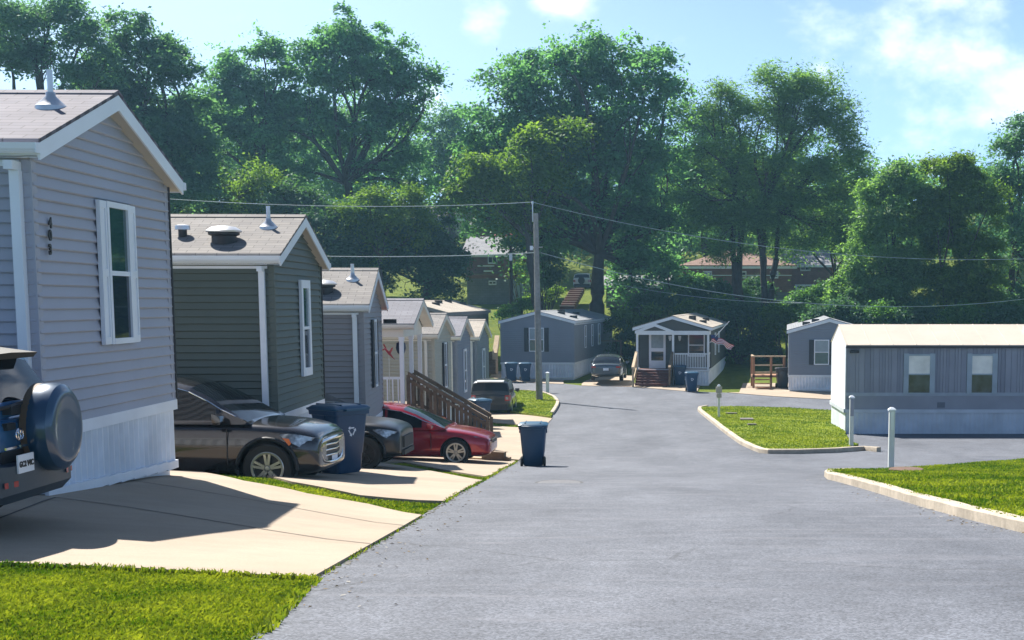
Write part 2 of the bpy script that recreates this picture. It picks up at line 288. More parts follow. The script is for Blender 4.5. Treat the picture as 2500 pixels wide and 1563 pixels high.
# ------------------------------------------------------------------ mesh helpers
def setp(o, label=None, cat=None, group=None, kind=None):
    if label: o['label'] = label
    if cat: o['category'] = cat
    if group: o['group'] = group
    if kind: o['kind'] = kind
    return o
def empty(name, M=None, label=None, cat=None, group=None):
    o = bpy.data.objects.new(name, None); COL.objects.link(o); o.empty_display_size = .3
    if M is not None: o.matrix_world = M
    return setp(o, label, cat, group)
def XF(loc, yaw=0): return Matrix.Translation(Vector(loc)) @ Matrix.Rotation(yaw, 4, 'Z')
class MB:
    def __init__(s): s.v = []; s.f = []; s.m = []; s.mi = 0; s.T = None
    def pt(s, p):
        p = Vector(p); s.v.append(tuple(s.T @ p) if s.T is not None else tuple(p)); return len(s.v)-1
    def face(s, idx): s.f.append(tuple(idx)); s.m.append(s.mi)
    def quad(s, *ps): s.face([s.pt(p) for p in ps])
    def box(s, x0, x1, y0, y1, z0, z1):
        i = [s.pt((x, y, z)) for z in (z0, z1) for y in (y0, y1) for x in (x0, x1)]
        for q in ((0,2,3,1),(4,5,7,6),(0,1,5,4),(2,6,7,3),(0,4,6,2),(1,3,7,5)): s.face([i[k] for k in q])
    def prism(s, ps, d):                               # polygon ps (list of 3d), extruded by vector d
        n = len(ps); a = [s.pt(p) for p in ps]; b = [s.pt(Vector(p)+Vector(d)) for p in ps]
        s.face(a[::-1]); s.face(b)
        for k in range(n): s.face((a[k], a[(k+1) % n], b[(k+1) % n], b[k]))
    def tube(s, pts, r, n=8, cap=True):
        pts = [Vector(p) for p in pts]; rings = []
        rr = r if isinstance(r, (list, tuple)) else [r]*len(pts)
        for k, p in enumerate(pts):
            d = (pts[min(k+1, len(pts)-1)]-pts[max(k-1, 0)]).normalized()
            a = d.cross(Vector((0, 0, 1)));
            if a.length < .1: a = d.cross(Vector((1, 0, 0)))
            a.normalize(); b = d.cross(a)
            rings.append([s.pt(p+(a*math.cos(2*math.pi*j/n)+b*math.sin(2*math.pi*j/n))*rr[k]) for j in range(n)])
        for k in range(len(rings)-1):
            for j in range(n): s.face((rings[k][j], rings[k][(j+1) % n], rings[k+1][(j+1) % n], rings[k+1][j]))
        if cap: s.face(rings[0][::-1]); s.face(rings[-1])
    def lathe(s, prof, n=24, axis='z', c=(0, 0, 0), cap=True):
        rings = []
        for r, h in prof:
            ring = []
            for j in range(n):
                a = 2*math.pi*j/n; x, y = r*math.cos(a), r*math.sin(a)
                p = (x, y, h) if axis == 'z' else ((x, h, y) if axis == 'y' else (h, x, y))
                ring.append(s.pt(Vector(p)+Vector(c)))
            rings.append(ring)
        for k in range(len(rings)-1):
            for j in range(n): s.face((rings[k][j], rings[k][(j+1) % n], rings[k+1][(j+1) % n], rings[k+1][j]))
        if cap and prof[0][0] > 1e-4: s.face(rings[0][::-1])
        if cap and prof[-1][0] > 1e-4: s.face(rings[-1])
    def loft(s, rings, cap=True, closed=True):
        R_ = [[s.pt(p) for p in r] for r in rings]; n = len(R_[0])
        for k in range(len(R_)-1):
            for j in range(n if closed else n-1): s.face((R_[k][j], R_[k][(j+1) % n], R_[k+1][(j+1) % n], R_[k+1][j]))
        if cap: s.face(R_[0][::-1]); s.face(R_[-1])
    def hull(s, ps):
        bm = bmesh.new(); vs = [bm.verts.new(p) for p in ps]; r = bmesh.ops.convex_hull(bm, input=vs)
        bad = [g for g in r['geom_unused'] if isinstance(g, bmesh.types.BMVert)]+[g for g in r['geom_interior'] if isinstance(g, bmesh.types.BMVert)]
        for v in set(bad):
            if v.is_valid: bm.verts.remove(v)
        bm.verts.index_update(); off = len(s.v)
        for v in bm.verts: s.pt(v.co)
        for f in bm.faces: s.face([off+v.index for v in f.verts])
        bm.free()
    def build(s, name, mats, parent=None, smooth=None, fixn=True):
        me = bpy.data.meshes.new(name); me.from_pydata(s.v, [], s.f)
        for m in (mats if isinstance(mats, (list, tuple)) else [mats]): me.materials.append(m)
        if any(s.m): me.polygons.foreach_set('material_index', s.m)
        if fixn:
            bm = bmesh.new(); bm.from_mesh(me); bmesh.ops.remove_doubles(bm, verts=bm.verts, dist=1e-5); bmesh.ops.recalc_face_normals(bm, faces=bm.faces); bm.to_mesh(me); bm.free()
        if smooth is not None:
            me.polygons.foreach_set('use_smooth', [True]*len(me.polygons)); me.set_sharp_from_angle(angle=R(smooth))
        me.update()
        o = bpy.data.objects.new(name, me); COL.objects.link(o)
        if parent: o.parent = parent
        return o
def copy_tree(o, parent=None, M=None):
    c = o.copy(); COL.objects.link(c)
    if parent: c.parent = parent
    if M is not None: c.matrix_world = M
    for ch in list(o.children): copy_tree(ch, c)
    return c
def text_mesh(name, s, size, ext, m, parent, M, bold=0.0):
    cu = bpy.data.curves.new(name, 'FONT'); cu.body = s; cu.size = size; cu.extrude = ext; cu.align_x = 'CENTER'; cu.align_y = 'CENTER'; cu.offset = bold
    t = bpy.data.objects.new(name, cu); COL.objects.link(t); dg = bpy.context.evaluated_depsgraph_get(); dg.update()
    me = bpy.data.meshes.new_from_object(t.evaluated_get(dg)); bpy.data.objects.remove(t)
    me.transform(M); me.materials.clear(); me.materials.append(m); me.name = name
    o = bpy.data.objects.new(name, me); COL.objects.link(o)
    if parent: o.parent = parent
    return o
# ------------------------------------------------------------------ the ground: sheets cut to outlines
def inpoly(P, X, Y):
    c = np.zeros(len(X), bool); n = len(P)
    for i in range(n):
        x0, y0 = P[i]; x1, y1 = P[(i+1) % n]
        if y0 == y1: continue
        k = ((y0 > Y) != (y1 > Y)) & (X < (x1-x0)*(Y-y0)/(y1-y0)+x0); c ^= k
    return c
def densify(P, s=.5):
    o = []
    for i in range(len(P)):
        a = Vector(P[i]); b = Vector(P[(i+1) % len(P)]); n = max(1, int((b-a).length/s))
        for k in range(n): o.append(tuple(a.lerp(b, k/n)))
    return o
def sheet(name, P, dz, m, spacing=.5, side=0, kind='structure', zf=zgf, jitter=0, parent=None):
    P = densify(P, spacing)
    if jitter: P = [(x+random.uniform(-jitter, jitter), y+random.uniform(-jitter, jitter)) for x, y in P]
    xs = [p[0] for p in P]; ys = [p[1] for p in P]
    gx, gy = np.meshgrid(np.arange(min(xs)+.13, max(xs), spacing), np.arange(min(ys)+.11, max(ys), spacing)); gx = gx.ravel(); gy = gy.ravel()
    k = inpoly(P, gx, gy); pts = [Vector(p) for p in P]+[Vector((a, b)) for a, b in zip(gx[k], gy[k])]
    n = len(P); r = delaunay_2d_cdt(pts, [], [list(range(n))], 1, 1e-5)
    b = MB(); V = [(v.x, v.y, zf(v.x, v.y)+dz) for v in r[0]]; b.v = V; b.f = [tuple(f) for f in r[2]]; b.m = [0]*len(b.f)
    if side:
        for i in range(n):
            p, q = P[i], P[(i+1) % n]; zp, zq = zf(*p)+dz, zf(*q)+dz
            b.quad((*p, zp), (*q, zq), (*q, zq-side), (*p, zp-side))
    o = b.build(name, m, parent, smooth=30)
    if kind: o['kind'] = kind
    return o
def blades(name, P, density, h, w=.006, dz=0, zf=zg, holes=(), clump=.5, label='', mats=None, dvar=0):
    xs = [p[0] for p in P]; ys = [p[1] for p in P]; A = (max(xs)-min(xs))*(max(ys)-min(ys)); n = int(A*density)
    x = RNG.uniform(min(xs), max(xs), n); y = RNG.uniform(min(ys), max(ys), n)
    k = inpoly(P, x, y)
    for H in holes: k &= ~inpoly(H, x, y)
    k &= RNG.random(len(x)) < np.clip(.95-.9*(np.sin(x*1.3+2*np.sin(y*.9))*np.sin(y*1.6+1.5*np.sin(x*1.1))-.45), .25, 1)
    x = x[k]; y = y[k]; n = len(x); z = zf(x, y)+dz
    pat = np.sin(x*2.3+np.sin(y*1.7)*1.5)*np.sin(y*1.9+np.sin(x*3.1))+.5*np.sin(x*7.1+y*3.3)*np.sin(y*6.3-x*2.1)
    hh = h*(RNG.uniform(.5, 1.1, n)+.25*clump*pat); az = RNG.uniform(0, 2*np.pi, n); lean = RNG.uniform(.15, .9, n)
    ww = w*RNG.uniform(.7, 1.5, n)
    dx, dy = np.cos(az), np.sin(az); V = np.empty((n, 4, 3))
    V[:, 0] = np.stack([x-dy*ww, y+dx*ww, z-.01], 1); V[:, 1] = np.stack([x+dy*ww, y-dx*ww, z-.01], 1)
    mx_, my_ = x+dx*hh*lean*.35, y+dy*hh*lean*.35
    V[:, 2] = np.stack([mx_+dy*ww*.7, my_-dx*ww*.7, z+hh*.62], 1)
    V[:, 3] = np.stack([x+dx*hh*lean, y+dy*hh*lean, z+hh*(1-lean*.35)], 1)
    me = bpy.data.meshes.new(name); me.vertices.add(n*4); me.vertices.foreach_set('co', V.ravel()); me.loops.add(n*4)
    me.loops.foreach_set('vertex_index', np.arange(n*4, dtype=np.int32)); me.polygons.add(n); me.polygons.foreach_set('loop_start', np.arange(0, n*4, 4, dtype=np.int32)); me.polygons.foreach_set('loop_total', np.full(n, 4, np.int32))
    me.update(); a = me.attributes.new('tint', 'FLOAT', 'FACE'); a.data.foreach_set('value', np.clip(RNG.uniform(.0, .75, n)+.30*pat+.30*np.sin(x*.9+1.3*np.sin(y*.7))*np.sin(y*1.3+x*.5), 0, 1).astype(np.float32))
    me.materials.append(mats or BLADE); o = bpy.data.objects.new(name, me); COL.objects.link(o); return setp(o, label, 'grass', None, 'stuff')
def zz(k, *pts): return [G(*Z(k, *p)) for p in pts]
def sm(P, it=1):                                         # round an outline a little
    for _ in range(it):
        o = []
        for i in range(len(P)):
            a = Vector(P[i]); b = Vector(P[(i+1) % len(P)]); o += [tuple(a.lerp(b, .25)), tuple(a.lerp(b, .75))]
        P = o
    return P

# base ground sheet out to the horizon (raised hill behind the homes)
bx = list(np.arange(-300, -30, 15))+list(np.arange(-30, -12, 1.5))+list(np.arange(-12, 12, .4))+list(np.arange(12, 40, 1.5))+list(np.arange(40, 301, 15))
by = list(np.arange(-30, 3, 3))+list(np.arange(3, 40, .5))+list(np.arange(40, 100, 1))+list(np.arange(100, 200, 3))+list(np.arange(200, 700, 25))
b = MB(); gxx, gyy = np.meshgrid(bx, by); zzv = zg(gxx, gyy)-.03; nx = len(bx)
b.v = list(zip(gxx.ravel().tolist(), gyy.ravel().tolist(), zzv.ravel().tolist()))
b.f = [(j*nx+i, j*nx+i+1, (j+1)*nx+i+1, (j+1)*nx+i) for j in range(len(by)-1) for i in range(nx-1)]; b.m = [0]*len(b.f)
setp(b.build('ground', GROUNDM, smooth=60, fixn=False), kind='structure')

# asphalt: the sloping road, the cross street and the drive on the right
roadL = [(G(560,1640)[0]-.1, 3.0)]+[(e[0]-.02, e[1]) for e in EDGE]
cross_top = [G(*p) for p in [(1352,1003),(1365,985),(1354,968),(1334,958),(1290,953),(1237,951),(1150,951)]]
cross_far = [G(*p) for p in [(1150,936),(1190,932),(1378,937),(1421,942),(1547,943),(1676,956),(1775,959),(1895,965),(2035,975)]]
road = roadL+cross_top+[(-22, cross_top[-1][1]+1), (-22, cross_far[0][1])]+cross_far+[(30, cross_far[-1][1]-4), (30, 3.0)]
setp(sheet('road', road, .004, ASPH, .8), kind='structure')

# raised lawns with kerbs
def island(P, curb_from, curb_to, nm, h=.12):
    """P outline in order; the stretch P[curb_from..curb_to] carries a kerb"""
    zf = lambda x, y: zgf(x, y)
    sheet('lawn', P, h-.02, GRASS, .5, side=.18)
def kerb(pts, inward, w=.15, h=.13, z0=-.05):
    b = MB(); P = [Vector(p) for p in pts]; D = []
    Q = []
    for i in range(len(P)-1):
        n = max(1, int((P[i+1]-P[i]).length/.5))
        for k in range(n): Q.append(P[i].lerp(P[i+1], k/n))
    Q.append(P[-1]); rings = []
    for i, p in enumerate(Q):
        t = (Q[min(i+1, len(Q)-1)]-Q[max(i-1, 0)]).normalized(); nn = Vector((-t.y, t.x))*inward; jz = random.uniform(-.006, .006)
        z = zgf(p.x, p.y); a = p; c = p+nn*w; e = p+nn*.025
        rings.append([(a.x, a.y, z+z0), (a.x+nn.x*.004, a.y+nn.y*.004, z+h-.02+jz), (e.x, e.y, z+h+jz), (c.x, c.y, z+h+.003+jz), (c.x, c.y, z+z0)])
    b.loft(rings); o = b.build('kerb', KERBM, smooth=40); setp(o, kind='structure'); return Q
# right-hand island
isl_curb = [G(*p) for p in [(1722,996),(1705,999),(1703,1004),(1709,1010),(1757,1049),(1806,1085),(1840,1101),(1853,1106),(1875,1108.5),(1948,1109),(2044,1106),(2110,1101),(2140,1104)]]
isl_back = [G(*p) for p in [(2100,1092),(2086,1088),(2066,1066),(2075,1040),(2060,1008),(2031,1007),(1930,1001),(1807,997),(1760,998)]]
kerb(isl_curb, +1); ISL = isl_curb[1:-2]+isl_back
def inset(P, d):
    o = []; n = len(P); A = sum(P[i][0]*P[(i+1) % n][1]-P[(i+1) % n][0]*P[i][1] for i in range(n)); s = 1 if A > 0 else -1
    for i in range(n):
        t = (Vector(P[(i+1) % n])-Vector(P[i-1])).normalized(); o.append((P[i][0]-t.y*d*s, P[i][1]+t.x*d*s))
    return o
ISLi = inset(ISL, .05); sheet('lawn', ISLi, .10, GRASS, .5, side=.2)
# near right lawn
rl_curb = [G(*p) for p in [(2075,1157),(2020,1160),(2012,1164),(2020,1171),(2140,1204),(2255,1240),(2370,1271),(2500,1303),(2620,1335)]]
rl_curb += [(rl_curb[-1][0]+1.6, rl_curb[-1][1]-8)]
rl_back = [(18, 8), (22, 30)]+[G(*p) for p in [(2560,1123),(2500,1130),(2370,1141),(2255,1151),(2165,1157)]]
kerb(rl_curb, +1); RL = rl_curb[1:]+rl_back; RLi = inset(RL, .05); sheet('lawn', RLi, .105, GRASS, .6, side=.2)
# left island by the pole
li_curb = [G(*p) for p in [(1200,957),(1237,956.5),(1290,957.5),(1322,960.5),(1342,966),(1356,973),(1366,984),(1365,991),(1361,999),(1352,1013)]]
kerb(li_curb, -1)
li_back = [G(*p) for p in [(1347,1023),(1300,1017),(1245,1010),(1215,1000),(1180,975)]]
LI = li_curb[:-1]+[G(1351,1014)]+li_back; LIi = inset(LI, .05); sheet('lawn', LIi, .10, GRASS, .5, side=.2)

# concrete drives
def drive(P, joints=(), nm='driveway', dz=.028, jit=.0):
    P = densify(P, .35)
    if jit: P = [(x+random.uniform(-jit, jit), y+random.uniform(-jit, jit)) for x, y in P]
    o = sheet(nm, P, dz, CONC, .5, side=.2)
    for a, c in joints:
        b = MB(); a = Vector(a); c = Vector(c); n = max(2, int((c-a).length/.4)); t = (c-a).normalized(); q = Vector((-t.y, t.x))*.011
        pr = None
        for k in range(n+1):
            p = a.lerp(c, k/n); u = p+q; w = p-q; cur = ((u.x, u.y, zgf(u.x, u.y)+dz+.004), (w.x, w.y, zgf(w.x, w.y)+dz+.004))
            if pr: b.quad(pr[0], pr[1], cur[1], cur[0])
            pr = cur
        setp(b.build('driveway_joint', JOINT, fixn=False), kind='structure')
    return o
JOINT = mat('joint_dark', (.09,.08,.07), .95, .1)
A_ = lambda px, py: G(px, py)
D1 = [A_(0,1382),A_(330,1396),A_(600,1410),A_(765,1417),A_(815,1388),A_(905,1336),A_(985,1290),A_(1030,1263),A_(900,1236),A_(749,1210),A_(595,1179),A_(505,1159),A_(440,1140)]
D1 += [(-7.2, 18.2), (-14, 18.0), (-14, 9.2)]
drive(D1, [(A_(-10,1278), A_(1000,1278)) if 0 else (A_(137,1222), A_(905,1336)), (A_(298,1176), A_(985,1290)), (A_(-40,1290), A_(137,1222))])
D2 = [A_(640,1163),A_(713,1181),A_(879,1214),A_(1084,1228),A_(1120,1206),A_(1178,1176),A_(1080,1158),A_(990,1141),A_(936,1134)]
D2 = D2[:]+[(-6.2, 27.2), (-14, 27.5), (-14, 19.5)]
drive(D2)
D3 = [A_(985,1130),A_(1085,1150),A_(1185,1166),A_(1193,1166),A_(1222,1148),A_(1262,1128),A_(1200,1121),A_(1120,1112),A_(1060,1105),(-7.5,35.0),(-14,35),(-14,28.6)]
drive(D3)
D4 = [A_(1160,1118),A_(1200,1119),A_(1267,1125),A_(1291,1096),A_(1325,1048),A_(1240,1044),A_(1180,1040),(-7.5,47.0),(-14,47),(-14,37.2)]
drive(D4)
D5 = [A_(1180,1031),A_(1240,1036),A_(1328,1045),A_(1349,1022),A_(1250,1012),A_(1200,1009),(-8.5,60.5),(-15,61),(-15,50.5)]
drive(D5)
# the shaded pads and street-side concrete of the far row
far1 = zz(5, (-60,960),(-40,905),(60,895),(90,850),(170,835),(215,885),(480,905),(790,925),(790,962),(450,948),(40,936))
drive(far1)
far2 = zz(5, (968,960),(1010,930),(1090,905),(1180,830),(1420,875),(1480,880),(1480,960),(1480,992),(1465,988),(970,978))
drive(far2)
far3 = zz(5, (1480,950),(1850,965),(2000,975),(2140,950),(2100,1050),(1995,1033),(1480,990))
drive(far3)
far4 = zz(6, (250,572),(325,572),(350,512),(640,512),(925,560),(990,600),(925,617),(560,597))
drive(far4)
for P, dn, hh, ww, hol, lb in (
    ([A_(-60,1378),A_(0,1384),A_(330,1398),A_(600,1412),A_(762,1420),A_(720,1462),A_(690,1497),A_(640,1548),(A_(600,1620)[0],5.6),(-4.6,5.6),(-5,8)], 7500, .055, .0055, (), 'bright green lawn blades in the near left corner beside the first driveway'),):
    blades('grass', P, dn, hh, ww, -.025, holes=hol, label=lb)
RLv = [p for p in RLi if p[1] > 12]+[]
blades('grass', [(x, y) for x, y in RLi if y > 11.5], 620, .055, .010, .10, label='mown green lawn blades behind the near right kerb')
blades('grass', ISLi, 260, .06, .015, .09, label='green lawn blades on the kerbed island beside the grey home')
blades('grass', LIi, 200, .06, .02, .09, label='green lawn blades around the wooden pole')
S1 = [A_(440,1143),A_(505,1160),A_(595,1180),A_(749,1211),A_(900,1237),A_(1030,1263),A_(1060,1247),A_(1086,1228),A_(879,1214),A_(713,1181),A_(620,1158),A_(440,1138)]
blades('grass', S1, 1700, .05, .010, -.03, label='narrow grass strip between the first and second driveways')
S2 = [A_(936,1135),A_(990,1142),A_(1080,1159),A_(1178,1177),A_(1192,1166),A_(1085,1150),A_(985,1130)]
blades('grass', S2, 900, .05, .014, -.03, label='thin grass strip between the second and third driveways')
S3 = [A_(1050,1104),A_(1120,1113),A_(1200,1122),A_(1262,1129),A_(1268,1125),A_(1200,1118),A_(1160,1116),A_(1060,1100)]
blades('grass', S3, 600, .05, .018, -.03, label='thin grass strip behind the planks beside the red sedan')
S4 = [A_(1180,1041),A_(1240,1045),A_(1326,1049),A_(1330,1045),A_(1240,1036),A_(1180,1030)]
blades('grass', S4, 300, .06, .03, -.03, label='grass strip in front of the dark boxy car')
# taller ragged blades along slab and road edges
def edge_tufts(pts, wdt, dens, h, label, w=.006, dz=.0):
    P = [Vector(p) for p in pts]; A, B = [], []
    for i, p in enumerate(P):
        t = (P[min(i+1, len(P)-1)]-P[max(i-1, 0)]).normalized(); n_ = Vector((-t.y, t.x))*wdt; A.append(tuple(p+n_)); B.append(tuple(p-n_))
    blades('grass', densify(A+B[::-1], .3) if 0 else A+B[::-1], dens, h, w, dz, label=label)
edge_tufts([A_(0,1383),A_(330,1397),A_(600,1411),A_(765,1418)], .03, 5200, .06, 'taller ragged grass fringe along the front edge of the first driveway')
edge_tufts([A_(765,1420),A_(720,1462),A_(690,1497),A_(640,1548)], .05, 2600, .06, 'ragged grass fringe where the near left lawn meets the asphalt')
edge_tufts([A_(1030,1265),A_(985,1291),A_(905,1338),A_(815,1390),A_(765,1420)], .022, 900, .04, 'sparse grass tufts in the joint between the first driveway and the road')
edge_tufts([A_(1086,1229),A_(1120,1207),A_(1178,1177),A_(1222,1149),A_(1262,1128)], .03, 700, .06, 'sparse grass tufts in the joint between the second driveway and the road', w=.012)
# ragged tufts and crumbled edge where the drives meet the asphalt
ed = []
for i in range(1, len(EDGE)-1):
    a = Vector(EDGE[i]); c = Vector(EDGE[i+1]) if i+1 < len(EDGE) else a
    ed.append(a)
cr_ = MB(); random.seed(5)
for i in range(2, 10):
    a = Vector(EDGE[i]); c = Vector(EDGE[i+1]); L = (c-a).length; n = int(L/.07)
    for k in range(n):
        p = a.lerp(c, (k+random.random())/n)+Vector((random.gauss(.01, .025), 0)); r = random.uniform(.006, .020)*(1+.8*math.sin(k*.11)**2); z = zgf(p.x, p.y)
        cr_.hull([(p.x+random.uniform(-r, r)*1.2, p.y+random.uniform(-r, r)*1.8, z+random.uniform(-.004, .014)) for _ in range(7)])
setp(cr_.build('road_edge', mat('crumbled_asphalt', (.13,.125,.11), .95, .3, 9)), kind='structure')

# dry leaves and grit blown along the road edges
lt = MB(); random.seed(21)
for _ in range(420):
    i = random.randrange(1, len(EDGE)-2); a = Vector(EDGE[i]).lerp(Vector(EDGE[i+1]), random.random()); x = a.x+abs(random.gauss(.02, .28)); y = a.y
    if random.random() < .45:
        i = random.randrange(3, len(rl_curb)-3) if random.random() < .6 else -1
        P_ = rl_curb if i >= 0 else isl_curb; i = i if i >= 0 else random.randrange(4, len(isl_curb)-2); a = Vector(P_[i]).lerp(Vector(P_[i+1]), random.random()); x = a.x-abs(random.gauss(.03, .2)); y = a.y-random.random()*.1
    z = zgf(x, y)+.008; s_ = random.uniform(.008, .028); t = random.uniform(0, 6.28); c_, q_ = math.cos(t)*s_, math.sin(t)*s_; lt.mi = random.randrange(2)
    lt.quad((x-c_, y-q_, z), (x+q_*.5, y-c_*.5, z+random.uniform(0, .01)), (x+c_, y+q_, z+.004), (x-q_*.5, y+c_*.5, z+random.uniform(0, .012)))
setp(lt.build('leaf_litter', [mat('dry_leaf', (.14,.10,.05), .9), mat('grit', (.26,.25,.23), .9)], fixn=False), 'dry leaves and grit scattered along the road edges', 'leaf litter', None, 'stuff')
# ------------------------------------------------------------------ homes
def lapwall(b, p0, u, L, n, z0, top, lap=.114, off=.034, ulim=None):
    """lapped siding on a wall: p0 start (x,y), u direction, n outward, top(s) height at s in 0..L (concave gable or flat)"""
    p0 = Vector((*p0, 0)); u = Vector((*u, 0)); n = Vector((*n, 0))
    zmax = max(top(L*k/40) for k in range(41)); z = z0
    ss = [L*k/200 for k in range(201)]
    def lim(zz_):
        k = [s for s in ss if top(s) >= zz_-1e-6]
        return (k[0], k[-1]) if k else None
    while z < zmax-.002:
        z1 = min(z+lap, zmax); a = lim(z); c = lim(z1) or None
        if a is None: break
        if c is None: m = (a[0]+a[1])/2; c = (m, m)
        P = lambda s, zc, o: p0+u*s+n*o+Vector((0, 0, zc))
        b.quad(P(a[0], z+off*.36, off), P(a[1], z+off*.36, off), P(c[1], z1, .002), P(c[0], z1, .002))
        bv = off*.45
        b.quad(P(a[0], z, .0), P(a[1], z, .0), P(a[1], z, off-bv), P(a[0], z, off-bv)); b.quad(P(a[0], z, off-bv), P(a[1], z, off-bv), P(a[1], z+bv*.8, off), P(a[0], z+bv*.8, off))
        z = z1
def frame(p0, u, n):
    """matrix: x along the wall, y outward, z up"""
    return Matrix(((u[0], n[0], 0, p0[0]), (u[1], n[1], 0, p0[1]), (0, 0, 1, 0), (0, 0, 0, 1)))
def window(parent, F, s, z, w, h, shut=None, glass=None, trim=None, wide=.05, shutw=.22, nm='window', lower=None, mull=True):
    """F wall frame; s centre along the wall"""
    trim = trim or WHITE2; F = F @ Matrix.Translation((0, .032, 0)); b = MB(); b.T = F
    x0, x1, z0, z1 = s-w/2, s+w/2, z, z+h
    b.box(x0-wide, x0, .0, .05, z0-wide, z1+wide); b.box(x1, x1+wide, .0, .05, z0-wide, z1+wide)
    b.box(x0, x1, .0, .048, z1, z1+wide); b.box(x0, x1, .0, .055, z0-wide, z0)
    zm = z0+h*.5
    if mull: b.box(x0, x1, .0, .042, zm-.025, zm+.025)
    o = b.build('window', trim, parent); g = MB(); g.T = F
    g.box(x0, x1, .01, .022, zm if mull else z0, z1); g.build('pane', glass or GLASS, o)
    if mull: g = MB(); g.T = F; g.box(x0, x1, .01, .026, z0, zm); g.build('pane', lower or glass or GLASS, o)
    if shut:
        for q in (-1, 1):
            c = MB(); c.T = F; xc = s+q*(w/2+wide+shutw/2)
            c.box(xc-shutw/2, xc+shutw/2, .0, .030, z0-wide, z1+wide)
            e = .035; sw = shutw/2-.002
            for zz0, zz1 in ((z0-wide+.005, z0-wide+.08), (zm-.04, zm+.04), (z1+wide-.08, z1+wide-.005)): c.box(xc-sw, xc+sw, .028, .042, zz0, zz1)
            for zz0, zz1 in ((z0-wide+.08, zm-.04), (zm+.04, z1+wide-.08)):
                c.box(xc-sw, xc-sw+e, .028, .042, zz0, zz1); c.box(xc+sw-e, xc+sw, .028, .042, zz0, zz1)
            c.build('shutter', shut, parent)
    return o
def skirt(b, F, L, zb0, zb1, z1, pit=.16, dep=.035, lo=0):
    """corrugated skirting from the ground line to z1"""
    n = int(L/pit); b.T = F; pr = None
    for k in range(n*4+1):
        s = L*k/(n*4)+(.3*L/(n*4) if k % 4 in (0, 2) and 0 < k < n*4 else 0); o = (lo, lo, lo+dep, lo+dep)[k % 4]; zb = zb0+(zb1-zb0)*s/L
        cur = ((s, o, zb), (s, o, z1))
        if pr: b.quad(pr[0], cur[0], cur[1], pr[1])
        pr = cur
    b.T = None
def mobile_home(name, label, O, yaw, W, L, zf, zt, ze, zr, mats, og=.17, oe=.16, grd=(0, 0, 0), group=None, sid='lap', lap=.114, backs=True, gutter=True, cat='house', downspout=None, nogable=False, ridgepos=.5, sideA=True, sideB=True, yaw_local=None, endcap=True):
    """O ground corner (world); local x = out of the gable, y = along the gable, body in x -L..0, heights are world z.
    mats: wall, trim, roof, skirt, dark side wall optional; grd = world ground z at corner A, corner B, far end"""
    M = XF((O[0], O[1], 0), yaw); root = empty(name, M, label, cat, group)
    wallm, trim, roofm, skm = mats[:4]
    yr = W*ridgepos
    def zroof(y):
        return ze+(zr-ze)*(y+oe)/(yr+oe) if y <= yr else ze+(zr-ze)*((W+oe)-y)/((W+oe)-yr)
    th = .13
    FG = frame((0, 0), (0, 1), (1, 0))             # gable wall: x along +y, outward +x
    FA = frame((-L, 0), (1, 0), (0, -1))           # side at y=0
    FB = frame((0, W), (-1, 0), (0, 1))
    FE = frame((-L, W), (0, -1), (-1, 0))
    core = MB(); core.prism([(-.01, .01, zf), (-.01, W-.01, zf), (-.01, W-.01, zroof(W)-th-.02), (-.01, yr, zr-th-.02), (-.01, .01, zroof(0)-th-.02)], (-L+.02, 0, 0))
    b = MB(); b.T = None
    if not nogable: lapwall(b, (0, 0), (0, 1), W, (1, 0), zf, lambda s: zroof(s)-th, lap)
    if sideA: lapwall(b, (-L, 0), (1, 0), L, (0, -1), zf, lambda s: zroof(0)-th, lap)
    if sideB: lapwall(b, (0, W), (-1, 0), L, (0, 1), zf, lambda s: zroof(W)-th, lap)
    if endcap: lapwall(b, (-L, W), (0, -1), W, (-1, 0), zf, lambda s: zroof(W-s)-th, lap*2)
    n0 = len(b.v); off = len(b.v); b.v += core.v; b.f += [tuple(i+off for i in f) for f in core.f]; b.m += core.m
    # corner boards in wall colour
    for (x, y) in ((0, 0), (0, W)):
        q = 1 if y else -1
        b.box(-.07, .026, y-.03 if q > 0 else y-.026, y+.026 if q > 0 else y+.03, zf, zroof(y)-th-.01); 
        b.box(.001, .022, y-.10 if q > 0 else y, y if q > 0 else y+.10, zf, zroof(y)-th-.02)
    b.build('wall', wallm, root)
    # skirting
    s = MB(); skirt(s, FG, W, grd[0], grd[1], zf-.02, lo=-.03); skirt(s, FA, L, grd[2], grd[0], zf-.02, .2, lo=-.03); skirt(s, FB, L, grd[1], grd[2], zf-.02, .2, lo=-.03)
    s.box(-L+.05, -.06, .06, W-.06, min(grd)-.3, zf-.03)
    so_ = s.build('skirting', skm, root)
    t = MB()
    for F, LL in ((FG, W), (FA, L), (FB, L)):
        t.T = F; t.box(-.03, LL+.03, -.02, .035, zf-.09, zf+.03)
    t.T = FG; n = 10
    for k in range(n):
        a, c = W*k/n, W*(k+1)/n; za = grd[0]+(grd[1]-grd[0])*k/n
        t.box(a, c+.001, -.01, .03, za-.06, za+.035)
    t.build('skirting_trim', trim, so_)
    # roof
    r = MB(); x0, x1 = -L-og, og
    for ya, yb in ((-oe, yr), (W+oe, yr)):
        za, zb = ze, zr
        r.prism([(x1, ya, za), (x1, yb, zb), (x1, yb, zb-.035), (x1, ya, za-.035)], (x0-x1, 0, 0))
    r.box(x0, x1, yr-.13, yr+.13, zr-.03, zr+.012) if False else None
    rc = MB()
    roof = r.build('roof', roofm, root)
    c = MB()
    for q in (-1, 1):
        c.prism([(x1+.004, yr, zr+.018), (x1+.004, yr+q*.15, zr-.15*(zr-ze)/(yr+oe)+.016), (x1+.004, yr+q*.15, zr-.15*(zr-ze)/(yr+oe)-.0), (x1+.004, yr, zr-.01)], (x0-x1, 0, 0))
    c.build('ridge_cap', roofm, roof)
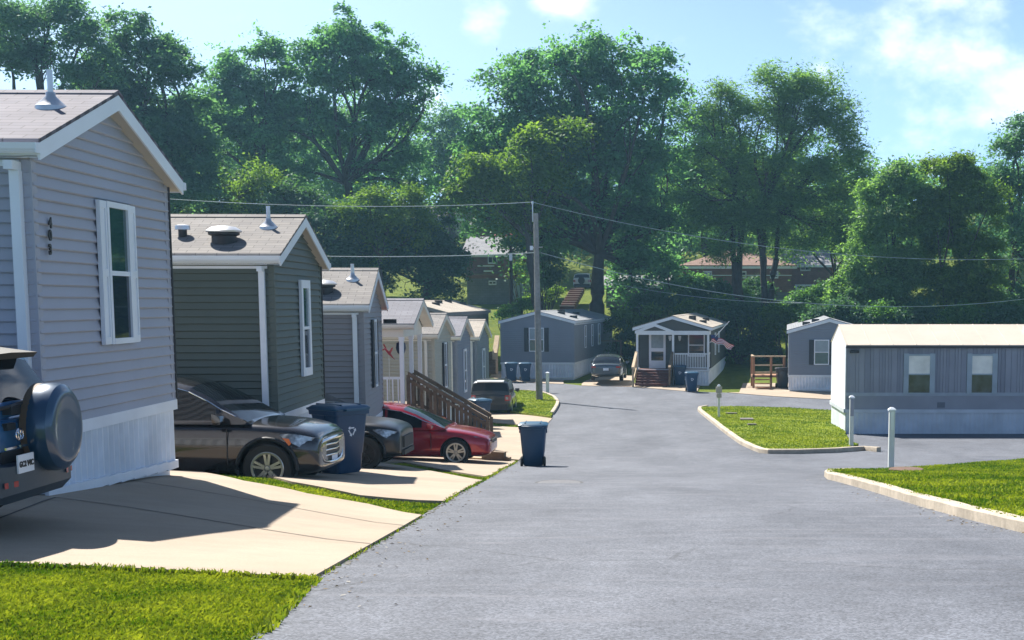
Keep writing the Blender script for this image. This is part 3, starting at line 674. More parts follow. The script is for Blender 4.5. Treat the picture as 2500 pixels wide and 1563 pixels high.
    f = MB(); m = (zr-ze)/(yr+oe)
    for xx, dd in ((x1, -.022), (x0, .022)):
        for q, y_e in ((-1, -oe), (1, W+oe)):
            f.prism([(xx, y_e, ze-.037), (xx, yr, zr-.037), (xx, yr, zr-.037-.155), (xx, y_e, ze-.037-.155)], (dd, 0, 0))
    for y_e, q in ((-oe, 1), (W+oe, -1)): f.box(x0+.02, x1-.024, min(y_e, y_e+q*.02), max(y_e, y_e+q*.02), ze-.17, ze-.037)
    f.build('fascia', trim, roof)
    w = MB()
    for q, y_e in ((-1, -oe), (1, W+oe)):
        yi = 0 if q < 0 else W
        # gable soffit follows the slope
        w.prism([(x1-.03, y_e, ze-.15), (x1-.03, yr, zr-.15), (x1-.03, yr, zr-.165), (x1-.03, y_e, ze-.165)], (-og+.03, 0, 0))
        w.prism([(x0+.03, y_e, ze-.15), (x0+.03, yr, zr-.15), (x0+.03, yr, zr-.165), (x0+.03, y_e, ze-.165)], (og-.03, 0, 0))
        w.box(-L, -.0, min(y_e, yi), max(y_e, yi), ze-.168, ze-.153)
    w.build('soffit', SOFFIT if trim is not CREAMTRIM else CREAMTRIM, roof)
    w2 = MB()
    for y_, q in ((0, -1), (W, 1)): w2.box(-L, -.08, min(y_, y_+q*.03), max(y_, y_+q*.03), zroof(y_)-th-.16, zroof(y_)-th-.005)
    w2.build('frieze_board', trim, root)
    if gutter:
        for y_e, q in ((-oe, -1), (W+oe, 1)):
            g = MB(); a = y_e; P = [(0, -.045), (0, -.13), (.06, -.14), (.10, -.10), (.11, -.045), (.10, -.045), (.088, -.098), (.055, -.128), (.01, -.12), (.01, -.045)]
            g.prism([(x1-.0, a+q*(p[0]+.001), ze+p[1]) for p in P], (x0-x1, 0, 0)); g.box(x1-.006, x1+.004, min(a, a+q*.11), max(a, a+q*.11), ze-.135, ze-.045)
            g.box(x0, x1, min(a+q*.02, a+q*.09), max(a+q*.02, a+q*.09), ze-.12, ze-.115)
            g.build('gutter', trim, roof)
    if downspout is not None:
        d = MB(); d.box(downspout-.045, downspout+.045, -.115, -.03, grd[0]+.15, ze-.28); d.box(downspout-.04, downspout+.04, -oe-.08, -.03, ze-.28, ze-.2); d.build('downspout', trim, root)
    return root, dict(FG=FG, FA=FA, FB=FB, roof=roof, zroof=zroof, W=W, yr=yr, m=(zr-ze)/(yr+oe))
def pipe_vent(roof, x, y, z, h=.75, r=.04, tall=True):
    b = MB(); b.lathe([(r, -.1), (r, h), (r*.8, h+.001), (r*.8, h-.1)], 14, c=(x, y, z)); o = b.build('vent_pipe', METAL, roof, smooth=40)
    c = MB(); c.lathe([(.16, -.06), (.155, .0), (.05, .10), (.045, .14)], 16, c=(x, y, z)); c.build('vent_flashing', METAL, roof, smooth=40)
def turbine(roof, x, y, z, r=.26):
    b = MB(); b.lathe([(r*.75, -.12), (r*.75, .08), (r*.95, .10), (r*.95, .15)], 22, c=(x, y, z)); b.mi = 1; b.lathe([(r*1.08, .14), (r*1.1, .165), (r*.72, .225), (.001, .25)], 22, c=(x, y, z)); b.build('roof_vent', [BLACK, METAL], roof, smooth=40, fixn=True)
def smallvent(roof, x, y, z):
    b = MB(); b.lathe([(.07, -.08), (.07, .10), (.11, .11)], 14, c=(x, y, z)); b.mi = 1; b.lathe([(.125, .10), (.12, .17), (.001, .19)], 14, c=(x, y, z)); b.build('roof_vent', [BLACK, METAL], roof, smooth=40)
def boxvent(roof, x, y, z, m=0):
    b = MB(); b.hull([(x+a*.22, y+c*.2, z+dz-(.12 if c*m > 0 else 0)) for a in (-1, 1) for c in (-1, 1) for dz in (-.05, .13)]); b.build('roof_vent', BLACK, roof)

def row_home(name, label, pa, Ya, pb, Yb, L, eave_y, ridge_y, mats, floor_h=2.52, skirt_h=(.62, .75), **kw):
    """near gable corner at pixel column pa (distance Ya), far corner pb (Yb)"""
    A = U(pa, 735, Ya); B = U(pb, 735, Yb); W = (B-A).length; yaw = math.atan2(-(B.x-A.x), (B.y-A.y))
    oe, og = kw.get('oe', .16), kw.get('og', .17)
    ze = U(pa, eave_y, Ya-oe).z; zr = U((pa+pb)/2, ridge_y, (Ya+Yb)/2).z
    zw = ze+(zr-ze)*oe/(W/2+oe)-.13; zf = zw-floor_h
    g0 = zf-skirt_h[0]; g1 = zf-skirt_h[1]
    root, d = mobile_home(name, label, (A.x, A.y), yaw, W, L, zf, zw, ze, zr, mats, grd=(g0, g1, g0+.35), **kw)
    d.update(zf=zf, zw=zw, ze=ze, zr=zr, A=A, B=B, yaw=yaw, W=W); return root, d
GR_L = 'homes set end-on along the left side of the sloping road'
# first home, house number 403
H1, d1 = row_home('mobile_home', 'grey vinyl-sided home with house number 403 and a white paneled window, nearest on the left', 88, 13.5, 414, 17.5, 13, 338, 224,
    (SID_GREY, WHITE2, SH_PURPLE, SKIRT), floor_h=2.62, skirt_h=(.60, .76), group=GR_L, downspout=-.10)
F = d1['FG']; W = d1['W']
def colW(px, py, d, Yapp=None):
    """where a sight line meets the gable plane: (s along the wall, z)"""
    M = XF((d['A'].x, d['A'].y, 0), d['yaw']).inverted(); C = M @ Vector((0, 0, ZC)); D = M.to_3x3() @ dirpx(px, py); t = -C.x/D.x; p = C+D*t
    return p.y, p.z
s0, z1 = colW(*Z(1, 535, 768), d1); s1, z0 = colW(*Z(1, 665, 1455), d1)
window(H1, F, (s0+s1)/2, z0, (s1-s0), z1-z0, shut=WHITE2, glass=GLASSG, lower=GLASS, shutw=.20, wide=.06)
for k, ch in enumerate('403'):
    sN, zN = colW(*Z(1, 239, (855, 920, 995)[k]), d1)
    Mx = F @ Matrix.Translation((sN, .046, zN)) @ Matrix(((1,0,0,0),(0,0,1,0),(0,1,0,0),(0,0,0,1)))
    text_mesh('house_number', ch, .135, .006, BLACK, H1, Mx, bold=.006)
c = MB(); c.T = F; c.tube([(W+.02, .03, d1['zf']+.05), (W+.02, .03, d1['zw']+.1)], .018, 8); c.build('cable_conduit', BLACK, H1, smooth=40)
def roofpt(px, py, d):                                   # sight line onto the near roof slope, local coords
    M = XF((d['A'].x, d['A'].y, 0), d['yaw']).inverted(); C = M @ Vector((0, 0, ZC)); D = M.to_3x3() @ dirpx(px, py)
    # plane z = ze + m*(y+oe)
    m = d['m']; t = (d['ze']+m*(C.y+.16)-C.z)/(D.z-m*D.y); p = C+D*t; return p
p = roofpt(*Z(1, 270, 238), d1); pipe_vent(d1['roof'], p.x, p.y, p.z, .36, .028)
# second home
H2, d2 = row_home('mobile_home', 'dark green vinyl-sided home with brown shingles and a slim white window, second on the left', 668, 23.0, 781, 26.8, 13, 619, 526,
    (SID_GREEN, WHITE2, SH_BROWN, SKIRT), group=GR_L, downspout=-.16)
s0, z1 = colW(*Z(3, 710, 483), d2); s1, z0 = colW(*Z(3, 752, 898), d2)
window(H2, d2['FG'], (s0+s1)/2, z0, (s1-s0), z1-z0, glass=GLASSG, lower=GLASS, wide=.14)
c = MB(); c.T = d2['FG']; c.tube([(d2['W']+.02, .03, d2['zf']+.05), (d2['W']+.02, .03, d2['zw']+.1)], .02, 8); c.build('cable_conduit', BLACK, H2, smooth=40)
p = roofpt(*Z(3, 553, 160), d2); pipe_vent(d2['roof'], p.x, p.y, p.z, .34, .034)
p = roofpt(*Z(3, 318, 235), d2); turbine(d2['roof'], p.x, p.y, p.z)
p = roofpt(*Z(3, 100, 208), d2); smallvent(d2['roof'], p.x, p.y, p.z)
# third home
H3, d3 = row_home('mobile_home', 'taupe home with black shutters on its road-side window, behind the black car', 884, 30.8, 928, 34.7, 13, 742, 656,
    (SID_TAUPE, WHITE2, SH_BROWN, SKIRT), group=GR_L, downspout=-.16)
window(H3, d3['FG'], d3['W']*.5, colW(*Z(3, 1105, 990), d3)[1], .42, 1.42, shut=DKSHUT, shutw=.32)
l = MB(); l.T = d3['FG']; l.hull([(d3['W']-.3+a, .1+c_, d3['zw']-.35+e) for a in (-.09, .09) for c_ in (0, .3) for e in (-.05, .05)]); l.build('wall_lamp', BLACK, H3)
p = roofpt(*Z(3, 996, 437), d3); pipe_vent(d3['roof'], p.x, p.y, p.z, .34)
p = roofpt(*Z(3, 845, 500), d3); turbine(d3['roof'], p.x, p.y, p.z)
# fifth, sixth, seventh homes
H5, d5 = row_home('mobile_home', 'khaki-sided home behind the open porch, fifth on the left', 1057, 47.0, 1097, 51.0, 14, 815, 765,
    (SID_KHAKI, CREAMTRIM, SH_BROWN, SKIRT), group=GR_L, downspout=-.25)
H5w = window(H5, d5['FG'], 2.3, d5['zf']+.75, .5, 1.45, shut=DKSHUT, shutw=.25)
H6, d6 = row_home('mobile_home', 'slate home with mauve roof and one tall white window, sixth on the left', 1113, 54.0, 1145, 58.0, 12, 820, 774,
    (SID_STEEL, CREAMTRIM, SH_LAV, SKIRT), group=GR_L, downspout=-.2)
window(H6, d6['FG'], 2.0, d6['zf']+.45, .55, 1.5, wide=.09)
pipe_vent(d6['roof'], -2.9, 1.6, d6['zroof'](1.6), .55)
H7, d7 = row_home('mobile_home', 'blue-grey home with pale tan roof, last of the left row before the cross street', 1161, 65.0, 1190, 69.0, 12, 822, 780,
    (SID_BLUEGREY, CREAMTRIM, SH_TAN, SKIRT), group=GR_L, downspout=-.2)
window(H7, d7['FG'], 2.0, d7['zf']+.4, .6, 1.5, wide=.1)
smallvent(d7['roof'], -3.3, 1.8, d7['zroof'](1.8))
# fourth home: roof over an open porch
A4 = U(985, 735, 39.0); B4 = U(1030, 735, 42.8); W4 = (B4-A4).length; yaw4 = math.atan2(-(B4.x-A4.x), (B4.y-A4.y))
ze4 = U(985, 790, 38.7).z; zr4 = U(1015, 730, 40.9).z
M4 = XF((A4.x, A4.y, 0), yaw4); zdk = 1.62
PD = 3.2
H4, d4 = mobile_home('mobile_home', 'cream-trimmed home with an open porch on white posts and mauve shingles, fourth on the left', (A4.x, A4.y), yaw4, W4, 12, zdk, ze4-.1, ze4, zr4,
    (SID_KHAKI, CREAMTRIM, SH_LAV, SKIRT), og=.3, grd=(zdk-1.2, zdk-1.2, zdk-.9), group=GR_L, nogable=True, sideA=False, sideB=False, endcap=False)
# strip the closed walls of the porch part: replace by a shorter body
for ch in list(H4.children):
    if ch.name.startswith('wall') or ch.name.startswith('skirting') or ch.name.startswith('frieze'):
        for g in list(ch.children): bpy.data.objects.remove(g)
        bpy.data.objects.remove(ch)
b = MB(); zt4 = d4['zroof'](0)-.13
lapwall(b, (-PD, 0), (0, 1), W4, (1, 0), zdk, lambda s: d4['zroof'](s)-.13); lapwall(b, (-12, 0), (1, 0), 12-PD, (0, -1), zdk, lambda s: zt4); lapwall(b, (-PD, W4), (-1, 0), 12-PD, (0, 1), zdk, lambda s: zt4)
b.box(-12, -PD-.01, .01, W4-.01, zdk, zt4); b.build('wall', SID_KHAKI, H4)
b = MB(); b.box(-12, -PD-.02, .03, W4-.03, zdk-1.2, zdk-.01); b.build('skirting', SKIRT, H4)
b = MB(); b.box(-PD, .0, -.02, W4+.02, zdk-.14, zdk); b.box(-PD, 0, 0, .06, zdk-1.2, zdk-.14); b.build('porch_deck', WOOD, H4)
zb = ze4-.15
b = MB(); b.box(-PD, -.02, .0, .12, zb-.22, zb+.02); b.box(-PD, -.02, W4-.12, W4, zb-.22, zb+.02); b.box(-.14, -.02, .12, W4-.12, zb-.22, zb+.02)
b.prism([(-.02, .0, zb+.02), (-.02, W4, zb+.02), (-.02, W4/2, zr4-.2)], (-.05, 0, 0)); b.build('porch_beam', CREAMTRIM, H4)
for (x, y) in ((-.14, .0), (-.14, W4/2-.05), (-.14, W4-.12), (-PD+.02, .0)):
    b = MB(); b.box(x, x+.11, y+.002, y+.112, zdk, zb-.22); b.box(x-.02, x+.13, y-.018, y+.132, zdk, zdk+.12); b.box(x-.015, x+.125, y-.013, y+.127, zb-.32, zb-.22); b.build('porch_post', WHITE2, H4)
b = MB(); b.box(-PD+.13, -.15, .03, .08, zdk+.86, zdk+.93); b.box(-PD+.13, -.15, .03, .08, zdk+.1, zdk+.16)
for k in range(20): x = -PD+.2+k*(PD-.4)/19; b.box(x-.016, x+.016, .04, .07, zdk+.16, zdk+.86)
b.build('porch_railing', WHITE2, H4)
def things_on(M): return M
# blue lantern hanging from the porch
lp = M4 @ Vector((-.4, W4*.55, zb-.22)); L_ = empty('hanging_lantern', Matrix.Translation(lp), 'small dark blue lantern hanging under the open porch roof', 'lantern')
b = MB(); b.tube([(0, 0, 0), (0, 0, -.16)], .006, 6); b.build('hook', BLACK, L_)
b = MB(); b.lathe([(.02, -.16), (.13, -.22), (.15, -.36), (.11, -.5), (.03, -.56)], 14); b.build('lantern_body', mat('navy_paint', (.01, .02, .08), .3), L_, smooth=50)
# wooden stair with rails in front of the porch
S0 = Vector((*G(*Z(4, 1035, 1095)), 0)); 
tp = M4 @ Vector((.05, 0, 0))
st = empty('wooden_stair', XF((tp.x, tp.y, 0), yaw4), 'long brown wooden stair with slatted railings leading down from the porch', 'stairs')
zt = zdk; run = 2.15; zlow = zgf(tp.x+run, tp.y+.5)-.05
for y in (.25, 1.45):
    h = .95
    for k in range(4):
        b = MB(); x = run*k/3; z = zt+(zlow-zt)*k/3; b.box(x-.045, x+.045, y-.045, y+.045, z-.45 if k < 3 else zlow-.15, z+h+.02); b.build('rail_post', WOOD, st)
    b = MB()
    for o_, t_ in ((h, .05), (h-.16, .035), (.12, .035)):
        b.prism([(0, y-.075 if o_ == h else y-.02, zt+o_), (run, y-.075 if o_ == h else y-.02, zlow+o_), (run, y-.075 if o_ == h else y-.02, zlow+o_+t_+.06), (0, y-.075 if o_ == h else y-.02, zt+o_+t_+.06)], (0, .15 if o_ == h else .04, 0))
    b.build('handrail', WOOD, st)
    b = MB(); n = 9
    for k in range(n):
        x = run*(k+.5)/n; z = zt+(zlow-zt)*(k+.5)/n; b.box(x-.045, x+.045, y+.022, y+.045, z+.1, z+h-.05)
    b.build('slat', WOOD, st)
n = 7
for k in range(n):
    b = MB(); x = run*k/n; z = zt+(zlow-zt)*(k+.6)/n; b.box(x, x+run/n+.03, .3, 1.4, z-.04, z); b.box(x+.01, x+.03, .3, 1.4, z-.16, z-.04); b.build('tread', WOOD, st)
# red garden bird on a stake
gp = U(*Z(9, 345, 820), 37.5); gb = empty('garden_stake', Matrix.Translation((gp.x, gp.y, zgf(gp.x, gp.y))), 'red metal hummingbird on a thin stake beside the white porch rail', 'garden ornament'); h_ = gp.z-zgf(gp.x, gp.y)
b = MB(); b.tube([(0, 0, 0), (.01, 0, h_)], .008, 6); b.build('stake', METAL, gb)
RBIRD = mat('red_metal', (.30, .02, .03), .35)
b = MB(); b.loft([[(.72*x, .72*r*math.cos(a), h_+.72*(z+r*math.sin(a))) for a in [k*math.pi/4 for k in range(8)]] for x, z, r in ((-.16, .19, .012), (-.1, .13, .05), (0, .02, .075), (.09, -.07, .055), (.13, -.12, .045), (.17, -.17, .02), (.24, -.24, .006))]); b.build('bird_body', RBIRD, gb, smooth=60)
for pts in (((-.06, .08, .06), (.0, .02, .02), (-.24, .25, .30), (-.18, .16, .34)), ((.02, -.02, .05), (.08, -.02, -.02), (.20, -.1, .22), (.13, -.08, .2)), ((-.12, 0, .17), (-.14, .0, .12), (-.42, .04, .02), (-.4, .04, .10))):
    b = MB(); b.hull([(.72*p[0], .72*p[1]+e, h_+.72*p[2]) for p in pts for e in (-.006, .006)]); b.build('wing' if pts[0][0] > -.1 else 'tail', RBIRD, gb)

# eighth home: long pale roof behind the row
H8, d8 = mobile_home('mobile_home', 'long dark grey home with pale roof and black roof vents, beyond the left row', (-15.85, 76.5), R(-90), 4.3, 18.5, 1.45, 3.8, 4.0, 4.63,
    (SID_DARK, mat('grey_trim', (.16,.16,.17), .6), SH_TAN, SKIRT), grd=(.3, .3, .3), oe=.15, og=.15, gutter=False)
for x, y in ((-5, 3.0), (-8.5, 2.6), (-13, 2.5), (-16, 3.0)): boxvent(d8['roof'], x, y, d8['zroof'](y), 0)
window(H8, d8['FB'], 8, 2.2, 1.0, .9, glass=CURTAIN)

# ---- far row facing us
def far_home(name, label, pl, pr_, Y, eaveY, ridgeY, floorY, baseY, L, mats, yaw=R(-86.5), **kw):
    A = U(pl, baseY, Y); B = U(pr_, baseY, Y-.36); W = (Vector((B.x, B.y))-Vector((A.x, A.y))).length
    yaw = kw.pop('rot', math.atan2(-(B.x-A.x), (B.y-A.y)))
    ze = U(pl, eaveY, Y).z; zr = U((pl+pr_)/2, ridgeY, Y).z; zf = U(pl, floorY, Y).z; g = A.z
    root, d = mobile_home(name, label, (A.x, A.y), yaw, W, L, zf, 0, ze, zr, mats, grd=(g-.05, g-.05, g-.1), gutter=False, cat='house', **kw)
    d.update(zf=zf, ze=ze, zr=zr, A=A, yaw=yaw, W=W); return root, d
GR_F = 'homes across the far street with their ends to the road'
HA, dA = far_home('mobile_home', 'grey-blue home with black shutters and white skirting, behind the wooden pole', 1224, 1402, 85, 783, 759, 886, 919, 19, (SID_SLATE, WHITE, SH_SLATE, SKIRT), oe=.12, og=.12, group=GR_F)
window(HA, dA['FG'], dA['W']*.49, dA['zf']+.72, .80, 1.30, shut=DKSHUT, shutw=.28, glass=CURTAIN, lower=GLASSG)
for s, w_ in ((4.6, .55), (7.8, .6), (11.2, .8)): window(HA, dA['FB'], s, dA['zf']+.8, w_, 1.3, glass=GLASS)
for x, y in ((-4, 3.0), (-6.5, 2.6), (-3, 3.9), (-9, 3.2)): boxvent(dA['roof'], x, y, dA['zroof'](y))
b = MB(); b.T = dA['FB']; b.box(12.4, 14.2, .0, 1.4, dA['zf']-.12, dA['zf']); 
for x in (12.45, 14.15): b.box(x-.05, x+.05, 1.3, 1.4, dA['zf']-1, dA['zf']+1)
b.box(12.4, 14.2, 1.33, 1.38, dA['zf']+.92, dA['zf']+1.0); b.box(12.4, 12.45, .02, 1.38, dA['zf']+.92, dA['zf']+1)
for k in range(12): b.box(12.5+k*.14, 12.54+k*.14, 1.34, 1.37, dA['zf'], dA['zf']+.92)
b.build('side_steps', WOOD, HA)
# porch home
HB, dB = far_home('mobile_home', 'dark brown home with a white-railed front porch and red-brown steps', 1553, 1731, 80, 799, 771, 903, 936, 20, (SID_DARK, WHITE, SH_TAN, SKIRT), oe=.18, og=.12, group=GR_F, nogable=True)
Wb, zfB = dB['W'], dB['zf']; PB = 1.8
for ch in list(HB.children):                             # open up the porch: set the front wall back
    if ch.name.startswith('wall') or ch.name.startswith('frieze'): bpy.data.objects.remove(ch)
b = MB(); zr_ = lambda y: dB['zroof'](y)-.13
lapwall(b, (-PB, 0), (0, 1), Wb, (1, 0), zfB, zr_); lapwall(b, (-20, 0), (1, 0), 20-PB, (0, -1), zfB, lambda s: zr_(0)); lapwall(b, (-PB, Wb), (-1, 0), 20-PB, (0, 1), zfB, lambda s: zr_(0))
b.prism([(-PB-.01, .01, zfB), (-PB-.01, Wb-.01, zfB), (-PB-.01, Wb-.01, zr_(0)-.02), (-PB-.01, Wb/2, zr_(Wb/2)-.02), (-PB-.01, .01, zr_(0)-.02)], (-18, 0, 0))
b.build('wall', SID_DARK, HB)
zbm = dB['ze']-.42
b = MB(); b.box(-.16, -.02, .0, Wb, zbm, zbm+.22); b.box(-PB, -.16, .0, .12, zbm, zbm+.22); b.box(-PB, -.16, Wb-.12, Wb, zbm, zbm+.22); b.build('porch_beam', WHITE, HB)
b = MB(); b.prism([(-.06, .15, zbm+.22), (-.06, Wb-.15, zbm+.22), (-.06, Wb/2, dB['zr']-.22)], (-.04, 0, 0)); b.build('gable_panel', SID_DARK, HB)
# small entry gable over the steps
b = MB()
for q in (0, 1):
    ya, yb, za, zb_ = ((-.05, 1.05, zbm+.22, zbm+.62), (2.12, 1.05, zbm+.22, zbm+.62))[q]
    b.prism([(.10, ya, za), (.10, yb, zb_), (.10, yb, zb_-.16), (.10, ya, za-.16)], (-.2, 0, 0))
b.build('entry_gable', WHITE, HB)
for y in (.0, 2.0, Wb-.12):
    b = MB(); b.box(-.15, -.03, y, y+.12, zfB, zbm); b.build('porch_post', WHITE, HB)
b = MB(); b.box(-PB, .0, .0, Wb, zfB-.10, zfB+.002); b.build('porch_deck', WOODR, HB)
b = MB(); b.box(-.12, -.06, 2.15, Wb-.13, zfB+.85, zfB+.93); b.box(-.12, -.06, 2.15, Wb-.13, zfB+.08, zfB+.14)
for k in range(19): y = 2.2+k*(Wb-2.4)/18; b.box(-.105, -.075, y-.02, y+.02, zfB+.14, zfB+.85)
b.box(-PB, -.16, Wb-.10, Wb-.04, zfB+.85, zfB+.93)
for k in range(12): x = -PB+.1+k*.14; b.box(x-.02, x+.02, Wb-.085, Wb-.055, zfB+.1, zfB+.85)
b.build('porch_railing', WHITE, HB)
Fp = frame((-PB, 0), (0, 1), (1, 0))
dd = MB(); dd.T = Fp; dd.box(.55, 1.5, .0, .05, zfB, zfB+2.05); dr = dd.build('door', WHITE2, HB)
g = MB(); g.T = Fp; g.box(.68, 1.37, .045, .06, zfB+1.15, zfB+1.9); g.build('door_glass', CURTAIN, dr); g = MB(); g.T = Fp; g.box(.68, 1.37, .045, .06, zfB+.45, zfB+.95); g.build('door_glass', GLASS, dr)
window(HB, Fp, 3.25, zfB+.75, .82, 1.15, glass=GLASS, wide=.07, mull=True)
for y in (1.75, 2.3):
    b = MB(); b.T = Fp; b.hull([(y-.07, .0, zfB+1.6), (y+.07, .0, zfB+1.6), (y-.09, .06, zfB+1.85), (y+.09, .06, zfB+1.85), (y, .1, zfB+1.55)]); b.build('wall_lamp', WHITE2, HB)
for x, y in ((-3.5, 2.9), (-6.5, 2.7), (-10, 3.3), (-3.8, 3.5)): boxvent(dB['roof'], x, y, dB['zroof'](y))
for s in (5.5, 9.5): window(HB, dB['FB'], s, zfB+.7, .8, 1.2, glass=CURTAIN)
# its steps
MBx = XF((dB['A'].x, dB['A'].y, 0), dB['yaw']); gB = U(1640, 941, 78.6).z
st2 = empty('porch_steps', MBx @ Matrix.Translation((0, 0, 0)), 'red-brown wooden steps with side rails up to the dark brown home', 'stairs')
nst = 6; rise = (zfB-gB)/nst
for k in range(nst):
    b = MB(); zt_ = gB+rise*(nst-k); x0_ = .01+k*.28; b.box(x0_, x0_+.30, .12, 1.98, zt_-.05, zt_); b.box(x0_+.27, x0_+.29, .12, 1.98, zt_-rise, zt_-.05); b.build('tread', WOODR, st2)
for y, mm in ((.02, WOODL), (2.02, WOOD)):
    b = MB(); xe_ = nst*.28+.1
    for x, zb_, ztp in ((.05, zfB-.9, zfB+1.0), (xe_, gB-.05, gB+1.0)): b.box(x-.05, x+.05, y-.05, y+.05, zb_, ztp)
    b.prism([(0, y-.07, zfB+.92), (xe_+.1, y-.07, gB+.92), (xe_+.1, y-.07, gB+1.02), (0, y-.07, zfB+1.02)], (0, .14, 0))
    b.prism([(0, y-.02, zfB+.55), (xe_+.1, y-.02, gB+.55), (xe_+.1, y-.02, gB+.66), (0, y-.02, zfB+.66)], (0, .04, 0))
    b.prism([(0, y-.025, zfB-.05), (xe_+.1, y-.025, gB-.02), (xe_+.1, y-.025, gB+.2), (0, y-.025, zfB+.18)], (0, .05, 0))
    b.build('handrail', mm, st2)
# home behind the big grey one
HC, dC = far_home('mobile_home', 'grey home with one black-shuttered window, half hidden behind the cream-roofed home', 1925, 2122, 75, 806, 777, 917, 948, 18, (SID_SLATE, WHITE, SH_SLATE, SKIRT), oe=.12, og=.12, group=GR_F)
s_ = colW(2006, 850, dC)[0]; window(HC, dC['FG'], s_, dC['zf']+.62, .68, 1.2, shut=DKSHUT, shutw=.26, glass=CURTAIN, lower=GLASSG)
for x, y in ((-1.2, .9), (-2.2, 1.4)): boxvent(dC['roof'], x, y, dC['zroof'](y))
# its cedar deck
dk = empty('wooden_deck', XF((dC['A'].x-1.75, dC['A'].y+2.2, 0), 0), 'small cedar-coloured deck with open rails left of the half hidden grey home', 'deck'); gC = dC['A'].z; zd = dC['zf']-.1
b = MB(); b.box(0, 1.75, 0, 1.6, zd-.12, zd); b.build('deck_floor', CEDAR, dk)
for x, y in ((.06, .06), (1.0, .06), (1.7, .06), (.06, 1.55)):
    b = MB(); b.box(x-.06, x+.06, y-.06, y+.06, gC-.4, zd+1.0); b.build('deck_post', CEDAR, dk)
b = MB(); b.box(-.05, 1.78, -.06, .1, zd+.98, zd+1.05); b.box(0, 1.7, .02, .06, zd+.5, zd+.58); b.box(0, 1.7, .02, .06, zd+.12, zd+.2); b.box(.0, .1, .1, 1.6, zd+.98, zd+1.05); b.build('deck_rail', WOODL, dk)
b = MB()
for k in range(3): b.box(.1, .95, -.3*(k+1), -.3*k, zd-.2*(k+1)-.05, zd-.2*(k+1))
b.build('deck_steps', CEDAR, dk)

# ---- the big grey home on the right
RA = U(2064, 1061, 48.5); LR = 20.0; zeR = U(2064, 842, 48.5).z; zrR = U(2058, 792, 50.5).z; zgR = RA.z
zA = U(2100, 963, 48.5).z; zB_ = U(2100, 1004, 48.5).z
HR = empty('mobile_home', XF((RA.x, RA.y, 0), 0), 'large grey vertical-sided home with cream metal roof and two windows with a bright reflection painted into the upper panes, right of the road', 'house')
random.seed(11); WR = 4.1
VS = [mat('board_grey_%d' % k, c_, .6, .10, 1.2) for k, c_ in enumerate(((.25,.26,.31),(.29,.30,.35),(.23,.24,.29),(.27,.28,.33)))]
b = MB(); x = .12
while x < LR:
    w_ = random.choice((.10, .10, .15, .2)); b.mi = random.randrange(4); b.box(x, x+w_-.012, -.012-random.choice((0, .004, .006)), .02, zA+.06, zeR-.10); x += w_
b.mi = 2; b.box(0, LR, .004, .03, zB_, zeR-.05); b.mi = 0; b.box(.0, .12, -.02, .1, zB_, zeR-.05)
b.mi = 1; b.box(.12, LR, -.014, .004, zB_+.02, zA-.05)
b.build('wall', VS, HR)
b = MB(); b.box(.0, LR, -.035, -.014, zA-.05, zA+.06); b.build('belt_board', mat('belt_bluegrey', (.34,.38,.44), .5), HR)
b = MB(); b.box(.12, .2, -.03, -.02, 0, .01) if False else None
b.prism([(-.0, .02, zB_), (-.0, WR, zB_), (-.0, WR, zeR-.05), (-.0, WR/2, zrR-.05), (-.0, .02, zeR-.05)], (-.03, 0, 0)); b.build('end_wall', WHITE2, HR)
b = MB(); b.box(.02, LR, .1, WR, zgR-.2, zeR-.06); b.build('inner_body', SID_SLATE, HR)
b = MB(); skirt(b, frame((0, 0), (1, 0), (0, -1)), LR, zgR-.03, zgR-.03, zB_-.0, .16, .012); b.build('skirting', mat('skirting_blue', (.56,.61,.69), .5, .12, 1.5), HR)
b = MB(); skirt(b, frame((-.01, WR), (0, -1), (-1, 0)), WR, zgR-.05, zgR-.1, zB_-.0, .3, .012); b.build('skirting', SKIRT, HR)
b = MB(); b.box(-.05, LR, -.05, -.018, zB_-.06, zB_+.06); b.box(-.08, -.035, -.05, WR, zB_-.05, zB_+.08); b.build('skirting_trim', mat('trim_paleblue', (.54,.58,.65), .5), HR)
r = MB(); og = .04
for ya, yb in ((-.16, WR/2), (WR+.16, WR/2)):
    r.prism([(-og, ya, zeR), (-og, yb, zrR), (-og, yb, zrR-.03), (-og, ya, zeR-.03)], (LR+2*og, 0, 0))
for k in range(26):
    x = -og+.01+k*.78; r.prism([(x, -.16, zeR+.0), (x, WR/2, zrR+.0), (x, WR/2, zrR+.012), (x, -.16, zeR+.012)], (.03, 0, 0))
rr_ = r.build('roof', METROOF, HR)
b = MB(); b.box(-og, LR, -.15, -.13, zeR-.11, zeR-.032); b.box(-.04, LR, -.13, .0, zeR-.1, zeR-.09); b.build('fascia', mat('dark_fascia', (.05,.045,.05), .6), rr_)
FR = frame((0, 0), (1, 0), (0, -1))
